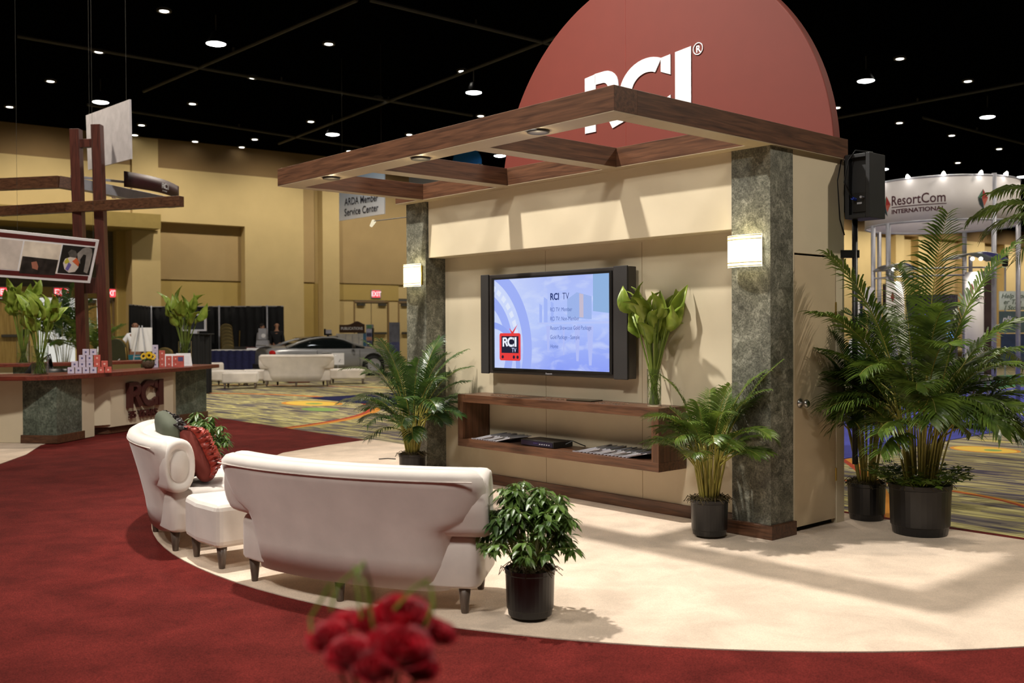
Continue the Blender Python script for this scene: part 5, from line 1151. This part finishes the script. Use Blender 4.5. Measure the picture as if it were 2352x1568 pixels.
rr = random.Random(31)
palm('tall palm in front of the bright lobby doorway', gxy(145, 28.5), .35, .6, mk(9, 1.4, 1.4, .8, .7, rr)+mk(10, 1.1, 1.15, 1.3, .7, rr)+mk(8, .7, .9, 1.5, .6, rr), rr, 'palmd', ll=.36, lw=.02, nl=24, group='palms behind the counter')
palm('thin pale palm seen between the twin posts', gxy(207, 26.5), .25, .5, mk(8, 1.2, 1.1, .8, .5, rr)+mk(8, .8, .9, 1.1, .5, rr), rr, 'palm', ll=.34, lw=.02, nl=18, group='palms behind the counter')
dch = thing('office_chair', 'black office chair behind the counter, right of the large vase', 'chair', (-7.35, 15.9, 0), .4)
MB().lathe([(.0, .42), (.25, .42), (.25, .5), (0, .52)], 24).build('seat', m['black'], dch, bevel=.02); MB().grid(lambda i, j: (.27*math.sin((i-.5)*2.2), .27*math.cos((i-.5)*2.2)+.04*j, .5+j*.44), 16, 5).build('backrest', m['black'], dch, smooth=True, solid=.03); MB().tube([(0, 0, .06), (0, 0, .43)], .03, 10).build('column', m['black'], dch); b = MB(); [b.tube([(0, 0, .08), (.26*math.cos(a*2*PI/5), .26*math.sin(a*2*PI/5), .04)], .02, 6) for a in range(5)]; b.build('base', m['black'], dch)
bk = thing('black_bag', 'black bag and cables heaped behind the counter between the two vases', 'bag', (-8.0, 16.9, .0)); MB().lathe([(.25, .02), (.3, .3), (.28, .8), (.15, 1.0), (.0, 1.02)], 20).build('bag_body', m['blackm'], bk, smooth=True); b = MB(); [b.tube([(-.1*i/3, 0, .98), (.1+.03*i, -.05, 1.1+.02*i), (.2, 0, .95)], .015, 6) for i in range(4)]; b.build('straps', m['black'], bk)

# ------------------------------------------------------------------ silver car
car = thing('car', 'silver two door coupe parked behind the far sofa, tail light to the left', 'car', (-6.32, 33.9, 0.008), .52)
m['paint'] = mat('silver_car_paint', C(150, 150, 152), .3, .35, var=.02); m['cglass'] = mat('dark_car_glass', C(16, 20, 20), .05, 0, var=.1); m['tyre'] = mat('tyre_rubber', C(20, 20, 20), .8); m['roofb'] = mat('bronze_tinted_roof', C(120, 108, 84), .2, .6, var=.05)
xs = [-2.27, -2.22, -2.1, -1.8, -1.4, -.9, -.3, .3, .8, 1.1, 1.5, 1.9, 2.12, 2.24, 2.28]
WD_ = [.70, .80, .86, .90, .91, .91, .90, .90, .91, .91, .91, .88, .80, .68, .5]
SH = [.80, .86, .90, .93, .94, .93, .92, .91, .91, .90, .87, .80, .72, .64, .55]
HD = [.86, .95, 1.0, 1.02, 1.02, 1.0, .98, .98, .99, .985, .95, .87, .78, .68, .57]
b = MB(); rings = []
for x, w_, s_, h_ in zip(xs, WD_, SH, HD):
    hp = [(w_*.90, .20), (w_*.97, .30), (w_*1.0, .48), (w_*.995, .62), (w_*.96, s_-.06), (w_*.90, s_), (w_*.78, (s_+h_)/2+.01), (w_*.5, h_), (0, h_+.015)]
    rings.append([(x, y, z) for y, z in hp]+[(x, -y, z) for y, z in hp[-2::-1]])
n = len(rings[0]); b.add([p for r_ in rings for p in r_], [(i*n+j, (i+1)*n+j, (i+1)*n+(j+1) % n, i*n+(j+1) % n) for i in range(len(rings)-1) for j in range(n)]+[tuple(range(n)), tuple((len(rings)-1)*n+j for j in range(n-1, -1, -1))])
b.build('body', m['paint'], car, smooth=True, sub=1)
cab = [(-1.62, .98, .74), (-1.2, 1.14, .70), (-.8, 1.25, .64), (-.35, 1.305, .60), (.05, 1.30, .60), (.4, 1.22, .64), (.75, 1.07, .70), (1.08, .96, .74)]
b = MB(); rings = []
for x, z, w_ in cab: rings.append([(x, .80, .93), (x, .80-.35*(.80-w_), (.93+z)/2), (x, w_, z-.02), (x, w_*.5, z+.01), (x, 0, z+.015), (x, -w_*.5, z+.01), (x, -w_, z-.02), (x, -.80+.35*(.80-w_), (.93+z)/2), (x, -.80, .93)])
n = 9; b.add([p for r_ in rings for p in r_], [(i*n+j, (i+1)*n+j, (i+1)*n+j+1, i*n+j+1) for i in range(len(rings)-1) for j in range(n-1)])
b.build('windows', m['cglass'], car, smooth=True)
for sg_ in (-1, 1):
    MB().tube([(x, sg_*(w_+.012), z-.012) for x, z, w_ in cab], [.045, .042, .04, .032, .03, .032, .035, .04], 8).build('roof_rail', m['paint'], car, smooth=True)
    for wx in (-1.32, 1.35):
        MB().lathe([(0, 0), (.40, 0), (.40, .012), (0, .012)], 32).xform(Matrix.Translation((wx, sg_*.905, .36)) @ Matrix.Rotation(PI/2*sg_, 4, 'X')).build('wheel_arch', m['slot'], car)
        wh = MB().lathe([(.2, -.10), (.32, -.10), (.335, -.06), (.335, .06), (.32, .10), (.2, .10)], 32).xform(Matrix.Translation((wx, sg_*.85, .335)) @ Matrix.Rotation(PI/2, 4, 'X')).build('wheel', m['tyre'], car, smooth=True)
        b = MB(); b.lathe([(.215, .0), (.235, -.02), (.235, .02)], 24); [b.box(-.018, .018, .03, .22, -.012, .012).xform(Matrix.Rotation(2*PI*k/9, 4, 'Z'), len(b.v)-8) for k in range(9)]; b.lathe([(0, -.02), (.05, -.02), (.05, .02), (0, .02)], 16)
        b.xform(Matrix.Translation((wx, sg_*.955, .335)) @ Matrix.Rotation(PI/2, 4, 'X')); b.build('rim', m['alu'], wh)
    MB().ball((-2.08, sg_*.74, .80), .13, 14, 8, (.9, 1.2, .75)).build('tail_light', mat('red_tail_light', C(190, 24, 20), .1), car, smooth=True)
    MB().ball((.62, sg_*.98, .99), .09, 12, 8, (.7, 1, .75)).build('mirror', m['gun'], car, smooth=True)
    MB().tube([(-.45, sg_*.915, .80), (-.2, sg_*.925, .80)], .016, 6).build('door_handle', m['steel'], car)
    for xx in (-.62, .86): MB().tube([(xx, sg_*.918, .26), (xx+.0, sg_*.918, .55), (xx-.03*0, sg_*.892, .88)], .005, 4).build('door_seam', m['slot'], car)
MB().grid(lambda i, j: (lambda q: (-1.0+1.25*i, (j-.5)*1.12, q))(1.24+.085*math.sin(PI*(.1+.8*i))+.005), 10, 5).build('roof_panel', m['roofb'], car, smooth=True, solid=.01)
MB().box(-2.25, -2.02, -.62, .62, 1.03, 1.055).build('rear_spoiler', m['paint'], car, bevel=.01)
MB().box(-2.31, -2.24, -.8, .8, .26, .42).build('rear_bumper', m['gun'], car, bevel=.02)
pl = thing('placard', 'white placard with small dark print leaning against the car door', 'placard', gxy(776, 32.4), .35)
MB().box(-.2, .2, -.01, .0, .42, .80).build('sheet', m['white'], pl); MB().box(-.001, .001, -.012, -.01, .44, .78).build('fold_line', m['alu'], pl)
x = text_mb('J', .09, .002, .002, shear=.3); x.xform(Matrix.Translation((.04, -.013, .54))); x.build('print_mark', m['black'], pl)
b = MB(); b.box(.03, .17, -.013, -.011, .5, .506); b.box(.09, .16, -.013, -.011, .575, .583); b.build('print_line', m['alu'], pl); MB().box(-.17, -.12, -.013, -.011, .53, .58).build('print_mark', m['gun'], pl); MB().tube([(0, .02, .01), (0, .0, .5)], .012, 6).build('stand', m['alu'], pl)

# ------------------------------------------------------------------ publications stand and neighbours
YP = 40.0
def bx(px0, px1, py0, py1, Y, d, nm, mt, parent, off=(0, 0, 0), dy=0):
    a, c_ = at(px0, py1, Y), at(px1, py0, Y); return MB().box(a.x-off[0], c_.x-off[0], dy, dy+d, max(.015, a.z), c_.z).build(nm, mt, parent)
p = gxy(809, YP); ps = thing('publications_stand', 'white rack under an arched brown board lettered PUBLICATIONS', 'display stand', p, 0)
t0 = at(780, 764, YP); t1 = at(838, 764, YP); wdt = t1.x-t0.x; z0 = t0.z
prof = [(0, 0), (wdt, 0)]+[(wdt*(1-i/20), (.32+.14*math.exp(-((1-i/20-.7)/.20)**2))) for i in range(21)]
b = MB(); b.slab([(t0.x-p[0]+x, z0+z) for x, z in prof], -.05, 0); b.build('header_board', wood('brown_header', C(66, 44, 30), C(92, 62, 42), 0), ps, bevel=.004)
x = text_mb('PUBLICATIONS', .155, .01, .004, 'CENTER', sx=.83); x.xform(Matrix.Translation((0, -.06, z0+.12))); x.build('lettering', m['white'], ps)
bx(772, 838, 766, 800, YP, .4, 'rack_back', mat('white_rack', C(226, 222, 214), .6), ps, p); bx(775, 836, 800, 840, YP, .38, 'rack_base', m['white'], ps, p)
for i in range(5): bx(779+i*15, 779.8+i*15, 767, 797, YP, .02, 'divider', m['alu'], ps, p, -.03)
p = gxy(848, 39.4); br = thing('brochure_rack', 'tall narrow brochure rack with five pockets right of the publications stand', 'rack', p, 0)
bx(841, 856, 745, 838, 39.4, .25, 'frame', mat('rack_pale_blue', C(170, 176, 196), .5), br, p, .02); bx(834, 841, 766, 836, 39.4, .2, 'side_panel', mat('rack_blue_side', C(70, 124, 164), .5), br, p, .05); bx(855, 857, 753, 838, 39.4, .28, 'side_panel', m['black'], br, p, .02)
bc = [C(110, 160, 120), C(196, 196, 222), C(70, 74, 110), C(206, 150, 130), C(84, 86, 130), C(96, 96, 130)]
for i in range(6): bx(842, 854, 746+9.2*i, 754+9.2*i, 39.4, .015, 'brochure', mat('brochure_print', bc[i], .5, var=.3, scale=20), br, p, 0)
p = gxy(753, 39); ls = thing('small_screen', 'small screen with a pale page left of the publications stand', 'screen', p, 0); bx(744, 748, 755, 769, 39, .1, 'bezel', m['black'], ls, p); bx(748, 761, 757, 766, 39, .05, 'page', mat('pale_page', C(190, 190, 206), .5), ls, p); bx(744, 762, 766, 770, 39, .1, 'bezel', m['black'], ls, p); bx(751, 755, 770, 838, 39, .1, 'pole', m['black'], ls, p)
ob = MB().box(-.2, .2, -.2, .2, 1.0, 1.32).build('black_case', m['black'], loc=gxy(764, 39.6), bevel=.05); tag(ob, 'black case left of the publications rack, above the car roof', 'case')
MB().box(-.15, .15, -.15, .15, .01, 1.0).build('case_stand', m['black'], ob)
ob = MB().box(-.20, .20, -.2, .2, .01, 1.08).build('cream_bin', mat('cream_bin', C(206, 196, 150), .6, var=.08), loc=gxy(871, 38.5), bevel=.02); tag(ob, 'cream square bin right of the brochure rack', 'bin'); ob.scale = (1, 1, 1)
p = gxy(905, 38); gbn = thing('roll_up_banner', 'grey printed roll up banner just left of the charcoal panel', 'banner', p, 0); bx(894, 918, 740, 785, 38, .03, 'printed_sheet', mat('grey_blue_print', C(104, 106, 118), .5, var=.4, scale=3), gbn, p); bx(894, 918, 785, 835, 38, .03, 'printed_sheet', mat('blue_print', C(80, 84, 130), .5, var=.2), gbn, p); bx(893, 919, 835, 855, 38, .12, 'base', m['alu'], gbn, p)
# lamp on a long arm left of the booth's end panel
p = BP(-5.95, 1.12, 0); q1 = onv(917, 502, 1.12); q2 = onv(860, 508, 1.12); al = thing('arm_lamp', 'small spotlight on a thin arm reaching left from the charcoal panel', 'spotlight', BP(0, 1.10, 0), TH)
MB().tube([(-5.9, 0, q1[2]), (q2[0], 0, q2[2])], .006, 6).build('arm', m['black'], al); MB().tube([(q2[0]+.02, 0, q2[2]), (q2[0]-.05, 0, q2[2]-.06)], [.03, .02], 8).build('head', emit('lamp_head_glow', C(250, 236, 200), .9), al)

# ------------------------------------------------------------------ loudspeaker on a tube at the booth's far corner
spk = thing('loudspeaker', 'black loudspeaker with cables, mounted high at the booth corner', 'loudspeaker', BP(.0, 1.0, 2.40), TH)
b = MB(); b.box(0, .035, 0, .24, 0, .5); b.box(.175, .21, 0, .24, 0, .5); b.box(.035, .175, .04, .24, 0, .5); b.box(.035, .175, 0, .04, 0, .03); b.box(.035, .175, 0, .04, .47, .5); b.build('cabinet', mat('black_speaker_paint', C(32, 32, 33), .5, var=.15), spk, bevel=.004)
MB().box(.05, .16, .03, .04, .05, .2).build('terminal_plate', m['black'], spk); MB().tube([(.075, .03, .15), (.075, -.02, .155)], .012, 8).build('blue_connector', mat('blue_connector', C(40, 70, 190), .4), spk); MB().tube([(.14, .03, .16), (.14, -.01, .16)], .01, 8).build('connector', m['alu'], spk); MB().box(.09, .13, .024, .03, .11, .125).build('maker_plate', m['alu'], spk)
MB().tube([(.075, -.02, .155), (.03, -.06, .28), (.045, -.03, .45), (.08, .02, .53), (.18, .1, .51)], .006, 6).build('cable', m['black'], spk, smooth=True); MB().tube([(-.03, .03, .55), (-.035, -.05, .3), (-.03, -.02, 0), (-.02, .03, -.12)], .005, 6).build('cable', m['black'], spk, smooth=True)
po = MB().tube([(0, 0, .47), (0, 0, 2.42)], .022, 12).build('speaker_pole', m['black'], loc=BP(.03, 1.1, 0), smooth=True); tag(po, 'black vertical tube under the loudspeaker along the booth corner', 'pole'); MB().box(-.12, .03, -.02, .02, 2.1, 2.16).build('wall_clamp', m['black'], po)

# ------------------------------------------------------------------ round white stand with truss posts on the right
RX, RY, RRD = 8.6, 20.0, 1.42
rs = thing('round_stand', 'round white stand header lettered ResortCom INTERNATIONAL on silver posts', 'exhibit stand', (RX, RY, 0))
m['wlit'] = mat('white_header_fabric', C(232, 226, 224), .7, var=.02)
def cyl(a, z, r=RRD): return (r*math.sin(a), -r*math.cos(a), z)          # a=0 faces the viewer
b = MB(); b.grid(lambda i, j: cyl(2*PI*i, 3.57+.8*j), 96, 2, True); b.build('header_band', m['wlit'], rs, smooth=True, solid=.02)
for z in (3.56, 4.38): MB().tube([cyl(2*PI*i/72, z) for i in range(73)], .022, 8).build('ring_rail', m['alu'], rs, smooth=True)
for a in (-1.45, -1.12, -2.55, .30, 2.4, 1.30): q = cyl(a, 0); MB().tube([(q[0], q[1], .02), (q[0], q[1], 3.57 if a not in (.30,) else 4.42)], .045, 10).build('post', m['alu'], rs, smooth=True)
for z in (2.52, 2.66): MB().tube([cyl(-1.45+(1.75)*i/20, z) for i in range(21)], .018, 6).build('cross_rail', m['alu'], rs, smooth=True)
def ca(px):                                        # angle on the front of the drum hit by a sight line
    r = ray(px, 460); dx, dy = r.x, r.y; A = dx*dx+dy*dy; Bq = -2*(dx*RX+dy*RY); Cq = RX*RX+RY*RY-(RRD+.015)**2; t = (-Bq-math.sqrt(Bq*Bq-4*A*Cq))/(2*A); x, y = dx*t-RX, dy*t-RY; return math.atan2(x, -y)
def drumtext(txt, px0, px1, z, h, mt, bold=0, nm='lettering'):
    b = text_mb(txt, 1, .01, bold); xs_ = [v[0] for v in b.v]; x0, x1 = min(xs_), max(xs_); a0, a1 = ca(px0), ca(px1)
    b.v = [cyl(a0+(a1-a0)*(x-x0)/(x1-x0), z+zz/.72*h, RRD+.014-y*.3) for x, y, zz in b.v]; return b.build(nm, mt, rs)
mrn = mat('dark_maroon_ink', C(74, 26, 34), .6)
drumtext('ResortCom', 2048, 2172, 3.90, .19, mrn, .01); drumtext('INTERNATIONAL', 2048, 2171, 3.74, .08, mrn, .03)
a0, a1 = ca(2048), ca(2174); b = MB(); b.grid(lambda i, j: cyl(a0+(a1-a0)*i, 3.855+.015*j, RRD+.016), 12, 2); b.build('underline', mrn, rs)
def emblem(px, z, s_, par=None):
    a = ca(px); da = lambda x: a+x/RRD
    for nm, poly, col in [('emblem_facet', [(0, 1), (-.5, .2), (-.1, .1)], C(90, 130, 110)), ('emblem_facet', [(0, 1), (-.1, .1), (.5, .15)], C(170, 50, 50)), ('emblem_facet', [(-.5, .2), (-.35, -.45), (.15, -1), (-.1, .1)], C(40, 56, 60)), ('emblem_facet', [(.5, .15), (-.1, .1), (.12, -.6)], C(190, 96, 80))]:
        b = MB(); vs = [cyl(da(x*s_), z+y*s_, RRD+.016) for x, y in poly]; b.add(vs, [tuple(range(len(vs)))]); b.build(nm, mat('emblem_ink', col, .5), rs)
emblem(2036, 3.90, .2); emblem(2258, 3.92, .2)
for px in (2028, 2088, 2167, 2249, 2304):
    a = ca(px); q = Vector(cyl(a, 4.44, RRD+.10)); MB().tube([cyl(a, 4.38), (q.x, q.y, 4.46)], .01, 6).build('lamp_arm', m['alu'], rs); MB().tube([q, q-Vector((q.x, q.y, 0)).normalized()*.03-Vector((0, 0, .05))], [.02, .045], 10).build('lamp_head', emit('stand_lamp_glow', (1, .95, .88, 1), 8), rs)
    w_ = Vector((RX, RY, 0)); spot(w_+q-Vector((0, 0, .03)), w_+Vector(cyl(a, 3.95)), 16, (1, .95, .88), 1.3, .02, .9)
def kiosk(label, px0, px1, py, Y, pw, ptop, pcol, txt):
    cx_ = (px0+px1)/2; p = gxy(cx_, Y); t = thing('kiosk', label, 'kiosk', p, .1, 'kiosks of the round white stand'); w_ = (px1-px0)*Y/F; z = at(cx_, py, Y).z
    MB().grid(lambda i, j: ((i-.5)*w_, (j-.5)*.7, z-.05+.2*math.sin(PI*(.12+.76*i))-.12*i*0), 16, 3).build('canopy', m['steel'], t, smooth=True, solid=.012)
    MB().tube([(0, .1, .03), (0, .1, z+.1)], .035, 10).build('pole', m['alu'], t); MB().lathe([(0, 0.012), (.3, 0.012), (.3, .03), (0, .035)], 24, (0, .1, 0)).build('base', m['alu'], t)
    for sx in (-.08, .08): MB().ball((sx, -.1, z+.04), .035, 10, 6).build('lamp', emit('kiosk_lamp_glow', (1, .95, .85, 1), 5), t)
    MB().grid(lambda i, j: ((i-.5)*pw, -.02-.08*math.sin(PI*i), .35+j*(ptop-.35)), 12, 2).build('panel', m['wlit'], t, smooth=True, solid=.015)
    x = text_mb(txt, .07, .004, .001, 'CENTER'); x.xform(Matrix.Translation((.03, -.115, ptop-.5))); x.build('panel_lettering', mrn, t)
    b = MB(); b.slab([(-.14, ptop-.3), (-.10, ptop-.2), (-.06, ptop-.3), (-.10, ptop-.4)], -.118, -.11); b.build('panel_emblem', mat('emblem_red', C(140, 50, 50), .5), t)
    b = MB(); b.slab([(-.03, ptop-.27), (.14, ptop-.27), (.14, ptop-.265), (-.03, ptop-.265)], -.118, -.11); b.slab([(-.03, ptop-.32), (.14, ptop-.32), (.14, ptop-.31), (-.03, ptop-.31)], -.118, -.11); b.build('panel_line', mrn, t)
    spot(Vector(p)+Vector((0, -.25, z-.02)), Vector(p)+Vector((0, -.05, ptop-.6)), 14, (1, .95, .88), 1.2, .02); return t
kiosk('kiosk with small curved canopy and white panel, left one in the round stand', 2022, 2088, 624, 19.4, .36, 2.44, None, 'RESORTS')
kiosk('kiosk with wide curved canopy and white panel, right one in the round stand', 2178, 2294, 600, 18.2, .36, 2.55, None, 'RESORTS')
def board(label, px0, px1, py0, py1, Y, mt, d=.04, rz_=0, name='sign_board'):
    a, c_ = at(px0, py1, Y), at(px1, py0, Y); o = thing(name, label, 'sign', ((a.x+c_.x)/2, Y, 0), rz_); w_ = (c_.x-a.x)/2; MB().box(-w_, w_, 0, d, max(.015, a.z), c_.z).build('panel', mt, o)
    if a.z > .3: MB().box(-.02, .02, .0, .04, .015, a.z).build('support', m['alu'], o)
    return o, w_, max(.015, a.z), c_.z
o, w_, z0, z1 = board('small white panel lettered Resort low on the left posts of the round stand', 1987, 2008, 660, 712, 19.0, m['white']); x = text_mb('Resort', .07, .004, .001, 'CENTER'); x.xform(Matrix.Translation((0, -.004, z0+.12))); x.build('lettering', mrn, o)
board('tall dark brown board beside the right kiosk panel', 2258, 2284, 622, 860, 19.2, mat('dark_brown_board', C(62, 42, 38), .6)); board('short dark brown board behind the left kiosk panel', 2029, 2042, 652, 760, 20.6, mat('dark_brown_board', C(62, 42, 38), .6))
o, w_, z0, z1 = board('pale sign at the right edge reading Help You, er The, l Storm', 2296, 2420, 668, 712, 23.0, mat('pale_mint_sign', C(214, 224, 214), .6))
for i, (s_, xx) in enumerate([('Help You', .03), ('er The', .08), ('l Storm', .10)]): x = text_mb(s_, .15, .004, .002, shear=.3); x.xform(Matrix.Translation((-w_+xx, -.006, z1-.16-.135*i))); x.build('lettering', mat('grey_green_ink', C(96, 110, 96), .6), o)
o, w_, z0, z1 = board('grey green sign at the right edge lettered nlimited', 2296, 2420, 714, 764, 22.8, mat('grey_green_sign', C(84, 104, 104), .5, var=.3, scale=3)); x = text_mb('nlimited', .19, .004, .003, shear=.2); x.xform(Matrix.Translation((-w_+.06, -.006, z1-.24))); x.build('lettering', m['white'], o)
board('dark blue display board low behind the palm leaves at the right edge', 2300, 2420, 766, 830, 22.6, mat('dark_blue_board', C(44, 60, 84), .5, var=.3))
board('white and blue panel beside the speaker pole, behind the palms', 1962, 1976, 690, 760, 24.0, m['white']); board('narrow navy panel beside the white panel by the speaker pole', 1975, 1982, 690, 750, 24.0, m['navyc'])
o, w_, z0, z1 = board('dark wall panel with blue glowing pictures inside the round stand', 2082, 2200, 676, 840, 21.8, mat('speckled_dark_wall', C(80, 76, 84), .4, var=.9, scale=30))
for x0, zz, cc in [(-.25, 1.75, C(120, 90, 230)), (.25, 1.65, C(110, 160, 235)), (.3, 1.3, C(120, 170, 240)), (-.4, 1.4, C(90, 90, 200))]: MB().box(x0, x0+.16, -.02, 0, zz, zz+.14).build('glowing_picture', emit('picture_glow', cc, .7), o)
o, w_, z0, z1 = board('tall dark screen hanging far behind the right kiosk', 2303, 2316, 585, 612, 30, m['black'])
# far blue sign above the pergola opening
bl_ = thing('hanging_sign', 'blue round hanging sign glimpsed through the pergola opening', 'sign', at(1073, 372, 40))
MB().slab([(.58*math.cos(2*PI*i/40), .62*math.sin(2*PI*i/40)) for i in range(40)], 0, .05).build('disc', mat('bright_blue_sign', C(20, 110, 180), .6), bl_); x = text_mb('RS', .3, .01, .01, 'CENTER', sx=1.2); x.xform(Matrix.Translation((0, -.02, -.45))); x.build('lettering', m['white'], bl_); MB().tube([(0, 0, .6), (0, 0, CZ-bl_.location.z)], .01, 5).build('hanging_wire', m['alu'], bl_)
# person partly hidden behind the right palms
person('person in a white shirt and dark trousers mostly hidden behind the palms', gxy(1976, 17.0), .4, 1.66, m['wshirt'], True)
cb = MB().tube([(0, 0, .006), (.1, .03, .008), (.2, 0, .006)], .006, 6).build('cable_end', m['black'], loc=gr(870, 1058)+Vector((0, 0, .016))); tag(cb, 'short bit of black cable on the cream carpet behind the nearest sofa', 'cable')
